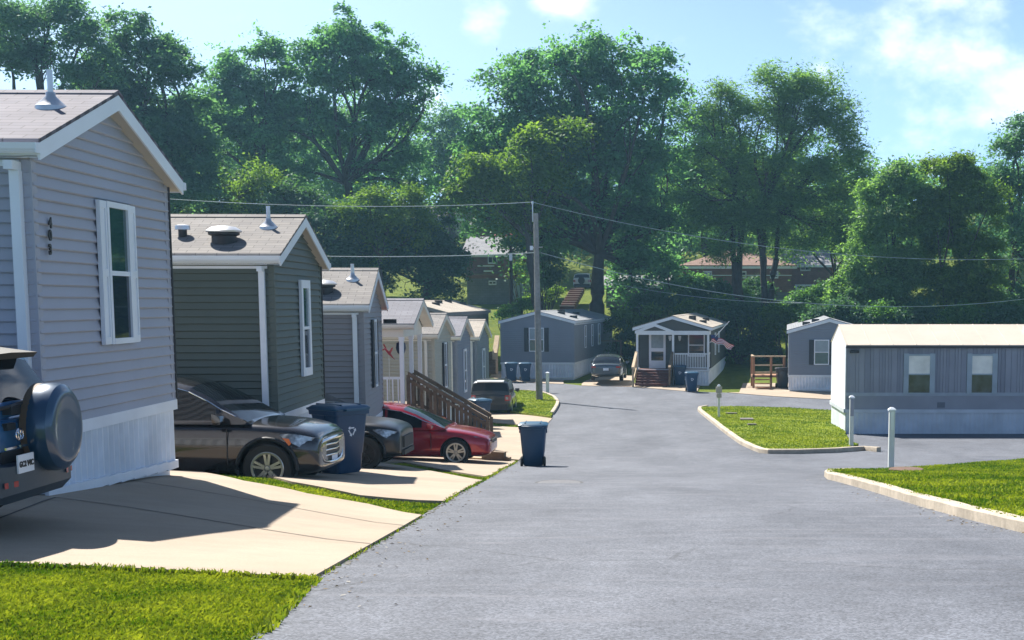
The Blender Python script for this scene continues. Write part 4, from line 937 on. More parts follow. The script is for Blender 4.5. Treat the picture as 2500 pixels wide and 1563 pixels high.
for (xa, xb) in ((Z(6, 1405, 0)[0], Z(6, 1535, 0)[0]), (Z(6, 1808, 0)[0], Z(6, 1932, 0)[0])):
    a = U(xa, 869, 48.5); c_ = U(xb, 959, 48.5); sA, sB = a.x-RA.x, c_.x-RA.x; zt_, zb_ = a.z, c_.z
    w = MB(); w.T = FR; tr = .17
    w.box(sA-tr, sA, .0, .05, zb_-.04, zt_+.08); w.box(sB, sB+tr, .0, .05, zb_-.04, zt_+.08); w.box(sA, sB, .0, .045, zt_, zt_+.06); w.box(sA, sB, .0, .05, zb_-.04, zb_); zm = (zt_+zb_)/2; w.box(sA, sB, .0, .04, zm-.02, zm+.02)
    wo_ = w.build('window', mat('frame_bluegrey', (.34,.40,.45), .5), HR)
    g = MB(); g.T = FR; g.box(sA, sB, .012, .022, zm, zt_); g.build('pane', GLASS_REFL, wo_); g = MB(); g.T = FR; g.box(sA, sB, .012, .026, zb_, zm); g.build('pane', glassmat('window_glass_mixed', (.05,.06,.07), .15, .5, 3), wo_)

b = MB(); b.box(3.1, 3.35, -.04, -.01, zB_+.12, zB_+.3); b.build('wall_outlet', mat('outlet_grey', (.15,.16,.2), .6), HR)
b = MB(); b.hull([(.1+x, -.06-y, zeR-.22+z) for x in (0, .3) for y in (0, .14) for z in (-.05, .05)]); b.build('eave_lamp', BLACK, HR)
for x in (6.5, 12.0): 
    b = MB(); b.hull([(x+a*.22, 1.2+c_*.2, zeR+(zrR-zeR)*(1.36+c_*.2)/(WR/2+.16)+e) for a in (-1, 1) for c_ in (-1, 1) for e in (-.03, .14)]); b.build('roof_vent', METAL, rr_)
sp = U(1213, 915, 86.5); ss = empty('side_steps', XF((sp.x, sp.y, sp.z), 0), 'pale-railed steps squeezed between the last left home and the grey-blue home', 'stairs')
b = MB(); b.prism([(-.15, -.9, .95), (-.15, .5, 1.95), (-.15, .5, 2.35), (-.15, -.9, 1.35)], (.28, 0, 0)); b.build('handrail', WOODL, ss)
b = MB(); b.box(-.55, -.1, .3, 1.6, 0, 1.35); b.build('landing', WOOD, ss)
for k in range(4): b = MB(); b.box(-.5, -.05, -.9+k*.3, -.6+k*.3, .28+.26*k-.05, .28+.26*k); b.build('tread', WOOD, ss)
# ------------------------------------------------------------------ wheeled bins
def make_bin(label, body=BINBLUE, lid=BINLID, logo=True):
    o = empty('wheeled_bin', Matrix.Identity(4), label, 'trash bin')
    def ring(z, wx, wy, r=.06, dx=0):
        out = []
        for cx_, cy_, a0 in ((1, 1, 0), (-1, 1, 90), (-1, -1, 180), (1, -1, 270)):
            for k in range(4):
                a = R(a0+k*30); out.append((cx_*(wx-r)+r*math.cos(a)+dx, cy_*(wy-r)+r*math.sin(a), z))
        return out
    b = MB(); b.loft([ring(.02, .20, .22), ring(.06, .225, .24), ring(.3, .24, .255), ring(.32, .25, .262), ring(.86, .295, .305), ring(.90, .30, .31), ring(.905, .33, .335), ring(.97, .335, .34), ring(.975, .30, .31)])
    for y in (-.32, .32): b.box(-.12, .05, y-.012, y+.012, .80, .9)
    b.build('bin_body', body, o, smooth=40)
    b = MB(); b.loft([ring(.975, .345, .35, .07), ring(1.0, .35, .355, .07), ring(1.035, .32, .32, .1), ring(1.055, .2, .2, .1)]); b.hull([(x, y, z) for x in (.33, .42) for y in (-.2, .2) for z in (.97, 1.0)]); b.box(-.3, .28, -.19, -.17, 1.04, 1.062); b.box(-.3, .28, .17, .19, 1.04, 1.062)
    b.build('lid', lid, o, smooth=40)
    b = MB(); b.tube([(-.34, -.25, .95), (-.44, -.25, .98), (-.44, .25, .98), (-.34, .25, .95)], .016, 8); b.build('handle', body, o, smooth=60)
    for y in (-.27, .27):
        b = MB(); b.lathe([(.001, -.03), (.10, -.03), (.125, -.015), (.125, .015), (.10, .03), (.001, .03)], 18, 'y', (-.22, y, .125)); b.build('wheel', RUBBER, o, smooth=40)
    if logo:
        b = MB()
        for k in range(3):
            a = R(90+120*k); c_ = Vector((math.cos(a)*.055, math.sin(a)*.055)); t = Vector((-math.sin(a), math.cos(a)))
            P = [c_-t*.05, c_+t*.03, c_+t*.03+Vector((math.cos(a), math.sin(a)))*.02, c_+t*.07-Vector((math.cos(a), math.sin(a)))*.01, c_+t*.03-Vector((math.cos(a), math.sin(a)))*.04, c_+t*.03-Vector((math.cos(a), math.sin(a)))*.02, c_-t*.04-Vector((math.cos(a), math.sin(a)))*.02]
            b.face([b.pt((.278+.08*(q.y)*.083+.006, q.x, .66+q.y)) for q in P])
        b.build('recycling_mark', WHITE2, o, fixn=False)
    return o
GRB = 'wheeled bins put out along the street'
def put_bin(proto, px, py, yaw, label, s=1.0, first=False):
    x, y = G(px, py); M = XF((x, y, zgf(x, y)+(.035 if px < 1262 or px > 1400 and py < 950 or py < 940 else .006)), yaw) @ Matrix.Scale(s, 4)
    o = proto if first else copy_tree(proto)
    o.matrix_world = M; o['label'] = label; o['group'] = GRB; return o
bin0 = make_bin('x')
def off(px, py, d=.25):                                    # shift a footprint away from the near edge
    return px, py
put_bin(bin0, 1303, 1138, R(92), 'blue wheeled bin standing alone on the edge of the asphalt road', first=True)
put_bin(bin0, 832, 1161, R(-38), 'large blue wheeled bin between the dark grey suv and the black car', 1.12)
put_bin(bin0, 1173, 1046, R(-60), 'blue wheeled bin at the foot of the wooden stair', .98)
put_bin(bin0, Z(5,275,0)[0], 700+938/4.03, R(-80), 'blue bin with bright blue lid, left of the pair before the grey-blue home', 1.05)
put_bin(bin0, Z(5,412,0)[0], 700+935/4.03, R(-80), 'blue bin right of its twin, against the white skirting behind the pole', 1.02)
put_bin(bin0, Z(5,2050,0)[0], 700+1036/4.03, R(-85), 'blue bin on the kerb edge before the white skirting of the dark brown home', 1.0)
put_bin(bin0, Z('B',965,0)[0], 942, R(-90), 'blue bin in the shade beside the red-brown porch steps', 1.05)
bk = make_bin('y', BINBLACK, BINBLACK, False)
put_bin(bk, Z(6,600,0)[0], 740+545/2.607, R(-80), 'black wheeled bin in front of the cedar deck', 1.05, first=True)
# ------------------------------------------------------------------ utility post stubs, pole, wires
PVC = mat('pvc_white', (.62,.66,.64), .4, .06, 4)
def post(px, py, top, r, label, cap=True, plate=None, mm=None, Y=None, dz=0):
    x, y = G(px, py); z = zgf(x, y)+.10; h = U(px, top, y).z-z
    o = empty('marker_post', XF((x, y, z)), label, 'post', 'slim white posts standing on the lawns')
    b = MB(); b.box(-r, r, -r, r, -.1, h-.03); b.build('shaft', mm or PVC, o)
    if cap: b = MB(); b.hull([(a*r*k, c_*r*k, zz_) for a in (-1, 1) for c_ in (-1, 1) for zz_, k in ((h-.035, 1.35), (h-.005, 1.35), (h+.04, .5))]); b.build('cap', WHITE2, o)
    if plate: b = MB(); b.box(-plate[0], plate[0], -r-.02, -r, h-plate[1], h-plate[2]); b.build('number_plate', plate[3], o)
    return o
post(2175, 1146, 999, .062, 'white square post with a narrow number strip, by the brown lid on the near lawn', plate=(.035, .46, .05, mat('pale_strip', (.72,.78,.76), .5)))
pq = [o for o in bpy.data.objects if o.name.startswith('marker_post')][-1]
post(2078, 1096, 969, .058, 'pale lavender post at the corner of the kerbed island', plate=(.05, .56, .05, mat('grey_meter', (.30,.31,.38), .5)))
p3 = post(1755, 1024, 941, .045, 'thin post carrying a small grey meter box, left end of the kerbed island')
mp_ = MB(); hh = [c_ for c_ in p3.children if c_.name.startswith('cap')][0].bound_box[1][2]
mp_.box(-.12, .12, -.09, .05, hh-.33, hh-.1); mp_.box(-.10, .10, -.10, .05, hh-.52, hh-.36); mp_.build('meter_box', mat('meter_grey', (.36,.33,.30), .5), p3)
post(1337, 960, 910, .08, 'short white post behind the wooden pole on the left island')
lidp = GP(2212, 1163, .15); b = MB(); b.lathe([(.0001, 0), (.33, 0), (.35, -.05)], 24, c=lidp); o = b.build('access_lid', mat('rust_brown', (.13,.075,.05), .9, .2, 6)); setp(o, 'rusty brown round lid in the grass at the foot of the white post', 'lid')
for px, py, lb, r in ((1365, 1180, 'flat round manhole cover in the middle of the near road', .36),):
    q = GP(px, py, .012); b = MB(); b.lathe([(.0001, .0), (r, .0), (r, -.01)], 28, c=q); b.mi = 1; b.lathe([(r, -.002), (r+.05, -.002), (r+.05, -.012)], 28, c=q); o = b.build('manhole_cover', [mat('iron_cover', (.10,.10,.11), .6, .2, 20), mat('iron_ring', (.05,.05,.055), .7)], fixn=False); setp(o, lb, 'manhole cover')
# dark pipe clutter on the island and the planks by the red sedan
pl_ = empty('plank_stack', Matrix.Identity(4), 'dark planks laid end to end on the grass edge beside the red sedan', 'planks')
a = GP(*Z(4, 780, 1292), .03); c_ = GP(*Z(4, 1258, 1318), .03)
for (ua, ub, z0_, z1_, mm) in ((.0, .64, .0, .05, WOODL), (.62, .93, .0, .22, WOOD), (.92, 1.0, .0, .09, WOOD)):
    b = MB(); p, q = a.lerp(c_, ua), a.lerp(c_, ub); t = (q-p).normalized(); n_ = Vector((-t.y, t.x, 0))*.12
    b.prism([p+n_+Vector((0, 0, z0_)), p-n_+Vector((0, 0, z0_)), p-n_+Vector((0, 0, z1_)), p+n_+Vector((0, 0, z1_))], q-p); b.build('plank', mm, pl_)
cl = empty('drain_pieces', Matrix.Identity(4), 'flat dark drain stone half sunk in the island grass', 'drain stone')
for (x_, y_, sx, sy) in ((275, 722, .28, .07), (372, 760, .26, .20), (405, 795, .18, .06)):
    q = GP(*Z(6, x_, y_), .12); b = MB(); b.hull([(q.x+random.uniform(.7, 1)*a_*sx, q.y+random.uniform(.7, 1)*c__*sy*2, q.z+e) for a_ in (-1, 0, 1) for c__ in (-1, 1) for e in (-.1, .035)]); b.build('stone', mat('drain_stone', (.12,.11,.10), .9), cl)
# wooden pole
PYY = None
px_, py_ = G(1317, 981); PY = py_; zb = zgf(px_, py_); top = U(1308, 521, py_); base = Vector((px_, py_, zb-.1))
pole = empty('utility_pole', XF(base), 'bare grey wooden pole rising from the left island', 'pole')
b = MB(); v = top-base; b.tube([v*0, v*.3, v*.6, v*.9, v], [.165, .15, .135, .12, .115], 16); b.build('shaft', POLEM, pole, smooth=50)
b = MB(); tt = v+Vector((-.2, 0, 0)); b.tube([v+Vector((-.14, 0, -.4)), v+Vector((-.15, 0, .35)), v+Vector((-.15, 0, .45))], .025, 8); b.tube([v+Vector((-.15, 0, .42)), v+Vector((-.15, 0, .56))], .05, 8); b.build('insulator', METAL, pole)
b = MB(); zc = U(1310, 606, py_).z-base.z; b.tube([(v.x*.8-.3, -.0, zc), (v.x*.8+.3, -.0, zc+.05)], .03, 6); b.hull([(v.x*.8+s*.22+a_, -.16+c__, zc+e) for s in (-1,) for a_ in (-.07, .07) for c__ in (-.05, .05) for e in (-.1, .1)]); b.build('clamp', METAL, pole)
# far, thinner pole
q = U(1249, 757, 107); zt_ = U(1247, 600, 107).z; p2 = empty('utility_pole', XF((q.x, q.y, q.z-.5)), 'thin dark pole beside the brick house with the small grey basement window', 'pole'); b = MB(); b.tube([(0, 0, 0), (0, 0, zt_-q.z+.5)], [.15, .11], 10); b.build('shaft', BARK, p2, smooth=50); b = MB(); b.box(-.12, .12, -.2, -.1, zt_-q.z-.6, zt_-q.z-.1); b.build('meter_box', METAL, p2)
WIREM = mat('wire', (.34,.41,.41), .5)
def wire(a, c_, sag, r, label):
    b = MB(); n = 24; b.tube([a.lerp(c_, k/n)-Vector((0, 0, sag*4*(k/n)*(1-k/n))) for k in range(n+1)], r, 5); o = b.build('overhead_wire', WIREM, smooth=60); setp(o, label, 'wire', 'overhead wires between the poles')
PT = base+v+Vector((-.15, 0, .52)); PM = Vector((base.x+v.x*.83, base.y, U(1310, 617, py_).z))
wire(PT, U(-60, 440, 60), .55, .014, 'top wire running left from the pole tip past the green home')
wire(PT, U(2600, 628, 74), 1.0, .014, 'top wire running right from the pole tip across the trees')
wire(PM, U(-60, 570, 60), .5, .016, 'lower wire running left from the pole behind the taupe home')
wire(PM+Vector((.2, 0, 0)), U(2600, 716, 78), 1.5, .016, 'lower wire running right from the pole across the long brick house')
wire(U(1480, 688, 100), U(1960, 740, 92), .35, .015, 'lowest short wire above the bushes behind the porch home')
# flag on the porch post
fq = dB['A']; MBf = XF((fq.x, fq.y, 0), dB['yaw'])
flag = empty('porch_flag', MBf @ Matrix.Translation((-.05, Wb+.02, zfB+1.75)), 'striped red and white flag hanging from a staff on the porch post', 'flag')
b = MB(); b.tube([(0, 0, -.25), (.15, .55, .35), (.3, 1.1, .95)], .015, 6)
FR_, FWh, FBl = mat('flag_red', (.42, .03, .05), .8), mat('flag_white', (.75, .72, .72), .8), mat('flag_navy', (.03, .05, .16), .8)
b.build('staff', WHITE2, flag)
b = MB(); ns, nl = 26, 8
def fp(i, j):
    u, w = i/ns, j/nl; s = .05+.95*u; y = .05+1.30*u; z = .18-.62*u**1.6; d = .42*(1-.45*u)
    return (.08*math.sin(u*11+w*2)+.04, y+.06*math.sin(u*9+w*3)-.12*w*u, z-w*d+.04*math.sin(u*14))
gridp = [[b.pt(fp(i, j)) for j in range(nl+1)] for i in range(ns+1)]
for i in range(ns):
    for j in range(nl): b.mi = 2 if (i < 9 and j < 4) else j % 2; b.face((gridp[i][j], gridp[i+1][j], gridp[i+1][j+1], gridp[i][j+1]))
b.build('cloth', [FR_, FWh, FBl], flag, smooth=60, fixn=False)

# ------------------------------------------------------------------ brick houses on the hill
def brick_house(name, label, x0, x1, Y, depth, yb, ye, yr_, roofm, wins, wallm=BRICK, basey=None, hip=False, group='brick houses up the hill'):
    """x0,x1,yb,ye,yr_ in photo columns / rows at distance Y: ground, eave, ridge"""
    A = U(x0, yb, Y); B = U(x1, yb, Y); W = B.x-A.x; ze = U(x0, ye, Y).z-A.z; zr = U(x0, yr_, Y+depth/2).z-A.z
    root = empty(name, XF((A.x, Y, A.z)), label, 'house', group)
    zbm = U(x0, basey, Y).z-A.z if basey else 0
    b = MB(); b.box(0, W, 0, depth, zbm, ze); b.build('wall', wallm, root)
    if basey: b = MB(); b.box(.05, W-.05, .05, depth-.05, -1.5, zbm); b.build('basement_wall', BLOCK, root)
    r = MB(); e = .4
    if hip: i = depth/2; r.prism([(0, 0, 0)]*3, (0, 0, 0)) if False else r.hull([(-e, -e, ze), (W+e, -e, ze), (W+e, depth+e, ze), (-e, depth+e, ze), (i, depth/2, zr), (W-i, depth/2, zr), (-e, -e, ze-.15), (W+e, -e, ze-.15), (W+e, depth+e, ze-.15), (-e, depth+e, ze-.15)])
    else: r.prism([(-e, -e, ze-.1), (-e, depth/2, zr), (-e, depth+e, ze-.1), (-e, depth+e, ze-.2), (-e, -e, ze-.2)], (W+2*e, 0, 0))
    rf = r.build('roof', roofm, root); b = MB(); b.box(-e, W+e, -e-.03, -e, ze-.28, ze-.08); b.build('fascia', WHITE, rf)
    for w in wins:
        kind, xa, ya, xb, yb_ = w; p = U(xa, ya, Y)-A; q = U(xb, yb_, Y)-A
        if kind == 'w':
            t = MB(); t.box(p.x, q.x, -.07, .0, q.z, p.z); t = t.build('window', WHITE, root); g = MB(); m_ = (q.x-p.x)*.1; mid = (p.x+q.x)/2
            g.box(p.x+m_, mid-.04, -.085, -.05, q.z+.12, p.z-.12); g.box(mid+.04, q.x-m_, -.085, -.05, q.z+.12, p.z-.12); g.build('pane', GLASS, t)
        elif kind == 'd': t = MB(); t.box(p.x, q.x, -.05, .0, q.z, p.z); t.build('door', mat('pale_door', (.30,.38,.42), .6), root)
        elif kind == 's': t = MB(); t.box(p.x, q.x, -1.1, -.0, q.z, p.z); t.build('balcony_slab', WOOD, root)
        elif kind == 'r': t = MB(); t.box(p.x, q.x, -1.1, -1.0, q.z, p.z); t.build('balcony_rail', WHITE, root)
    return root, rf
zD = lambda x, y: Z('D', x, y)
bg1, rf1 = brick_house('brick_house', 'two-storey brick house with grey roof and grey basement, uphill left of the pole', 1139, 1301, 121, 8.5, 733, 620, 578, SH_GREY,
    [('w', *zD(430, 770), *zD(540, 872)), ('w', *zD(750, 775), *zD(850, 820)), ('w', *zD(440, 1065), *zD(530, 1116)), ('d', *zD(722, 1055), *zD(850, 1275)), ('s', *zD(190, 985), *zD(660, 1000)), ('r', *zD(330, 893), *zD(520, 905)), ('r', *zD(400, 950), *zD(505, 966))], basey=680)
b = MB()
for x, h in ((12.2, 1.0),): b.lathe([(.12, 0), (.12, h*.5), (.3, h*.55), (.3, h*.9), (.001, h)], 12, c=(x*.55-.1, 2.4, U(1139, 600, 122).z-U(1139, 733, 121).z)); 
b.build('roof_vent', WHITE, rf1)
bg0, _ = brick_house('brick_house', 'low brick house behind the grey roof, beyond the red umbrella', 1155, 1275, 150, 9, 600, 550, 520, SH_SLATE, [('w', 1196, 536, 1217, 551)], )
bgL, _ = brick_house('brick_house', 'pale-roofed house peeking over the dark trees behind the left row', 1020, 1130, 160, 9, 575, 533, 505, SH_TAN, [('w', 1060, 548, 1075, 560)], wallm=SID_KHAKI)
bg2, _ = brick_house('brick_house', 'long low brick house with brown hip roof behind the tree trunks', 1668, 1932, 116, 9, 752, 648, 606, SH_RED,
    [('w', 1716, 662, 1738, 680), ('w', 1800, 662, 1822, 680), ('w', 1880, 662, 1900, 680), ('d', 1752, 705, 1768, 738), ('r', 1668, 672, 1930, 674)], hip=True, basey=713)
bg3, _ = brick_house('brick_house', 'red brick house with pale grey roof right of the long brick house', 1928, 2035, 124, 8, 725, 645, 610, SH_GREY, [('w', *Z(7, 2065, 395), *Z(7, 2125, 440)), ('w', *Z(7, 2035, 520), *Z(7, 2150, 550))])
bg4, _ = brick_house('brick_house', 'weathered low house in deep shade under the biggest tree', 1480, 1630, 112, 7, 752, 695, 672, SH_GREY, [('d', 1560, 710, 1571, 748)], wallm=BLOCK)
# red umbrella
q = U(1230, 577, 139); um = empty('patio_umbrella', XF((q.x, q.y, q.z-1.7)), 'red patio umbrella behind the grey roof of the two-storey brick house', 'umbrella'); b = MB(); b.tube([(0, 0, 0), (0, 0, 2.1)], .03, 6); b.build('pole', METAL, um)
b = MB(); b.lathe([(1.3, 1.65), (1.28, 1.72), (.7, 1.95), (.001, 2.15)], 8); b.build('canopy', REDP, um)
# steps up the hill
q0 = Vector(G(1385, 748)); sx = empty('garden_steps', Matrix.Identity(4), 'flight of pale-edged red steps climbing the lawn toward the parked white jeep', 'stairs')
a = U(1384, 746, 112); e = U(1412, 698, 122); ns_ = 9
for k in range(ns_):
    p = a.lerp(e, k/ns_); b = MB(); b.box(p.x-.55, p.x+.55, p.y-.15, p.y+1.0, p.z-.07, p.z); b.mi = 1; b.box(p.x-.55, p.x+.55, p.y-.1, p.y+1.0, p.z-.5, p.z-.07); b.build('tread', [mat('tread_pale', (.5,.38,.35), .8), WOODR], sx)
# ------------------------------------------------------------------ vehicles
def paint(name, col, metal=.3, rough=.28, coat=.8): return mat(name, col, rough, .04, 1, metal=metal, coat=coat)
CARGLASS = mat('car_glass', (.008,.012,.018), .06, .05, spec=.3)
CARPLASTIC = mat('car_plastic', (.015,.016,.018), .55, .05)
LAMPC = mat('lamp_clear', (.24,.27,.30), .1, .45, 22, metal=.5); LAMPR = mat('lamp_red', (.35,.01,.015), .12, .1); AMBER = mat('lamp_amber', (.55,.12,.02), .2, .05)
def car(name, label, M, S, cat='car'):
    o = empty(name, M, label, cat); P = S['paint']
    ns_ = S.get('nose', 1.0); nx = lambda x: S['xf']+(x-S['xf'])*ns_ if x > S['xf'] else x
    st = [(nx(x), a, b_, c__) for x, a, b_, c__ in S['st']]
    rings = []
    for (x, zb, zt, hw) in st:
        H = zt-zb; cw = S.get('crown', .03)
        half = [(.0, zb), (.70*hw, zb), (.93*hw, zb+.03), (.985*hw, zb+.16*H), (1.0*hw, zb+.36*H), (1.0*hw, zb+.60*H), (.975*hw, zb+.80*H), (.93*hw, zb+.93*H), (.82*hw, zt), (.45*hw, zt+cw*.8), (0, zt+cw)]
        ring = [(x, y, z) for y, z in half]+[(x, -y, z) for y, z in half[-2:0:-1]]
        rings.append(ring)
    b = MB(); b.loft(rings); body = b.build('body', [P, CARPLASTIC], o)
    body.modifiers.new('s', 'SUBSURF').levels = 2; body.modifiers['s'].render_levels = 2
    cuts = []
    r = S['r']
    cb = MB()
    for xw in (S['xf'], S['xr']):
        for s in (-1, 1):
            cb.lathe([(r*1.16, s*(S['hw']-.30)), (r*1.16, s*(S['hw']+.3))], 36, 'y', (xw, 0, r))
    cut = cb.build('cutter', CARPLASTIC); cut.parent = o
    md = body.modifiers.new('b', 'BOOLEAN'); md.operation = 'DIFFERENCE'; md.solver = 'EXACT'; md.object = cut
    try: md.material_mode = 'TRANSFER'
    except Exception: pass
    dg = bpy.context.evaluated_depsgraph_get(); dg.update(); me = bpy.data.meshes.new_from_object(body.evaluated_get(dg)); body.modifiers.clear(); body.data = me; bpy.data.objects.remove(cut)
    me.polygons.foreach_set('use_smooth', [True]*len(me.polygons)); me.set_sharp_from_angle(angle=R(38))
    # cabin
    rl = S['roof']; zbelt = S['belt']; wb = S['wb']; tum = S.get('tum', .30)
    def ring(x, z):
        zb_ = zbelt-.06; hh = max(z-zb_, .02); wr = wb-tum*hh
        pts = [(wb, zb_), (wb-tum*.06, zb_+.055*min(1, hh/.1)), (wr+.045*min(1, hh/.4), z-.075*min(1, hh/.3)), (wr-.03, z-.02), (wr*.6, z+.018*min(1, hh/.3)), (0, z+.03*min(1, hh/.3))]
        return [(x, y, zz_) for y, zz_ in pts]+[(x, -y, zz_) for y, zz_ in pts[-2::-1]]
    # resample the roofline finely so the flags follow x
    cab = MB(); GL = {}; X = []
    for i in range(len(rl)-1):
        n = 4
        for k in range(n): X.append((rl[i][0]+(rl[i+1][0]-rl[i][0])*k/n, rl[i][1]+(rl[i+1][1]-rl[i][1])*k/n))
    X.append(rl[-1])
    cuts = sorted(set([round(v, 3) for seg in S['side'] for v in seg]+[round(v, 3) for seg in S['top'] for v in seg]))
    for cxx in cuts:
        for i in range(len(X)-1):
            if min(X[i][0], X[i+1][0])+1e-3 < cxx < max(X[i][0], X[i+1][0])-1e-3:
                f_ = (cxx-X[i][0])/(X[i+1][0]-X[i][0]); X.insert(i+1, (cxx, X[i][1]+(X[i+1][1]-X[i][1])*f_)); break
    rs = [ring(x, z) for x, z in X]; n = len(rs[0])
    for i in range(len(rs)-1):
        xm = (X[i][0]+X[i+1][0])/2
        sg = any(min(a_, c__) <= xm <= max(a_, c__) for a_, c__ in S['side']); tg = any(min(a_, c__) <= xm <= max(a_, c__) for a_, c__ in S['top'])
        for j in range(n-1):
            side = j in (1, n-3); top_ = j in (3, 4, 5, 6, n-4, n-5) and 3 <= j <= n-5
            if side and sg: k_ = ('side_window', j, [q_ for q_, (a_, c__) in enumerate(S['side']) if min(a_, c__) <= xm <= max(a_, c__)][0])
            elif top_ and tg: k_ = ('windshield', 0, 0) if xm > 0 else ('rear_window', 0, 0)
            else: k_ = None
            T = cab if k_ is None else GL.setdefault(k_, MB())
            T.quad(rs[i][j], rs[i+1][j], rs[i+1][j+1], rs[i][j+1])
    for rr in (rs[0], rs[-1]): cab.face([cab.pt(p) for p in rr])
    for s in (-1, 1):
        for xw in ((S['xf'], S['xr']) if S.get('clad') else ()):
            cl_ = MB(); cl_.tube([(xw+r*1.2*math.cos(t), s*(S['hw']-.012), r+r*1.2*math.sin(t)) for t in [R(-12)+k*R(204)/20 for k in range(21)]], .030, 6); cl_.build('wheel_arch_trim', CARPLASTIC, o, smooth=60)
    cab.build('cabin', P, o, smooth=40)
    for k_ in GL: GL[k_].build(k_[0], CARGLASS, o, smooth=30)
    if S.get('rearglass'):
        g = MB(); g.hull(S['rearglass']); g.build('rear_window', CARGLASS, o)
    if S.get('chrome'):
        c = MB()
        for s in (-1, 1): 
            pts = [Vector(ring(x, z)[2]) for x, z in X if S['chrome'][0] >= x >= S['chrome'][1]]; c.tube([(p.x, s*(p.y+.004), p.z+.0) for p in pts], .011, 6)
        c.build('window_trim', CHROME, o, smooth=60)
    # seams
    sm_ = MB()
    for xs in S.get('doors', ()):
        for s in (-1, 1): sm_.box(xs-.005, xs+.005, s*S['hw']-.012, s*S['hw']+.0035, st[3][1]+.18, zbelt-.13)
    if S.get('doors'): sm_.build('door_seam', BLACK, o)
    for (nm, mm, pts) in S.get('bits', ()):
        b = MB(); b.hull([(nx(p_[0]), p_[1], p_[2]) for p_ in pts]); b.build(nm, mm, o, smooth=25)
    rimm = S.get('rim', ALU); rr = S.get('rimr', .66)
    for xw in (S['xf'], S['xr']):
        for s in (-1, 1):
            yo = s*(S['hw']-.005); w = empty('wheel', None); w.parent = o; w.location = (xw, 0, r)
            W_ = MB(); yi = yo-s*.21
            W_.lathe([(r*rr, yo-s*.01), (r*.93, yo+s*.0), (r*.985, yo-s*.02), (r, yo-s*.04), (r, yi+s*.03), (r*.95, yi), (r*rr, yi), (r*rr, yo-s*.01)], 36, 'y', cap=False); W_.build('tyre', RUBBER, w, smooth=35)
            rm = MB(); R1 = r*rr
            rm.lathe([(R1*1.04, yo-s*.008), (R1*1.0, yo-s*.001), (R1*.88, yo-s*.006), (R1*.86, yo-s*.05), (R1*.84, yo-s*.15)], 36, 'y', cap=False)
            for k in range(5):
                for dl in (-.17, .17):
                    a0 = 2*math.pi*k/5+math.pi/2; a1 = a0+dl*1.0
                    d0 = Vector((math.cos(a0+dl*1.6), 0, math.sin(a0+dl*1.6)))*R1*.2; d1_ = Vector((math.cos(a1), 0, math.sin(a1)))*R1*.93
                    t = Vector((-math.sin(a1), 0, math.cos(a1)))*R1*.078
                    pts = []
                    for p_, q_ in ((d0, yo-s*.012), (d1_, yo-s*.008)):
                        for e_ in (-1, 1): pts += [(p_.x+t.x*e_, q_, p_.z+t.z*e_), (p_.x+t.x*e_, q_-s*.035, p_.z+t.z*e_)]
                    rm.hull(pts)
            rm.lathe([(.001, yo-s*.003), (R1*.14, yo-s*.005), (R1*.2, yo-s*.02), (R1*.22, yo-s*.05)], 20, 'y'); rm.build('rim', rimm, w, smooth=35)
            dk_ = MB(); dk_.lathe([(.001, yo-s*.07), (R1*.9, yo-s*.075)], 28, 'y'); dk_.build('brake_disc', CARPLASTIC, w)
    return o
def mirror(P, x, y, z, sgn, s=1.0):
    return ('side_mirror', P, [(x+a*.06*s, sgn*(y+.02+b_), z+c__) for a, b_, c__ in ((-1, .0, .05), (1, .02, .05), (1, .02, .13), (-1, .0, .17), (-1, .20, .04), (1, .19, .05), (-1, .21, .17), (.8, .18, .14), (-1, .1, .0), (1.3, .08, .08))])
# --- dark grey suv on the second drive
PG = paint('paint_graphite', (.016, .015, .019), .3, .2)
L2 = 4.63/2
S_suv = dict(nose=.77, clad=1, paint=PG, hw=.92, r=.365, xf=1.37, xr=-1.35, belt=1.06, wb=.865, tum=.33, crown=.035, rimr=.645,
  st=[(-L2, .42, .95, .70), (-L2+.06, .34, 1.03, .82), (-L2+.3, .27, 1.05, .91), (-1.3, .24, 1.06, .92), (-.4, .24, 1.03, .92), (.5, .24, 1.02, .92), (1.0, .24, 1.02, .915), (1.35, .24, 1.00, .915), (1.75, .25, .97, .905), (L2-.35, .25, .93, .885), (L2-.12, .27, .88, .84), (L2-.02, .30, .80, .76), (L2, .34, .74, .70)],
  roof=[(1.12, 1.03), (.85, 1.19), (.5, 1.40), (.2, 1.54), (-.1, 1.615), (-.6, 1.65), (-1.2, 1.63), (-1.7, 1.56), (-2.0, 1.42), (-2.22, 1.07)],
  side=[(.62, -.22), (-.28, -1.08), (-1.16, -1.8)], top=[(1.08, .22), (-1.98, -2.2)], chrome=(.95, -1.9), doors=(.80, -.25, -1.1), rim=ALU)
LN = .04
bits = []
for s in (-1, 1):
    bits += [('headlight', LAMPC, [(1.62, s*.880, .86), (1.62, s*.895, .84), (1.80, s*.875, .87), (2.00, s*.865, .85), (2.20, s*.79, .81), (2.30, s*.64, .79), (2.29, s*.66, .60), (2.14, s*.83, .62), (1.88, s*.90, .72), (2.0, s*.7, .76)]),
             ('indicator', AMBER, [(1.68, s*.912, .81), (1.80, s*.915, .80), (1.84, s*.915, .73), (1.80, s*.915, .70), (1.75, s*.8, .75)]),
             ('fog_lamp_trim', CHROME, [(2.12, s*.77, .50), (2.14, s*.775, .50), (2.19, s*.74, .40), (2.22, s*.70, .36), (2.16, s*.76, .35), (2.1, s*.7, .42)]),
             mirror(PG, .72, .90, 1.0, s)]
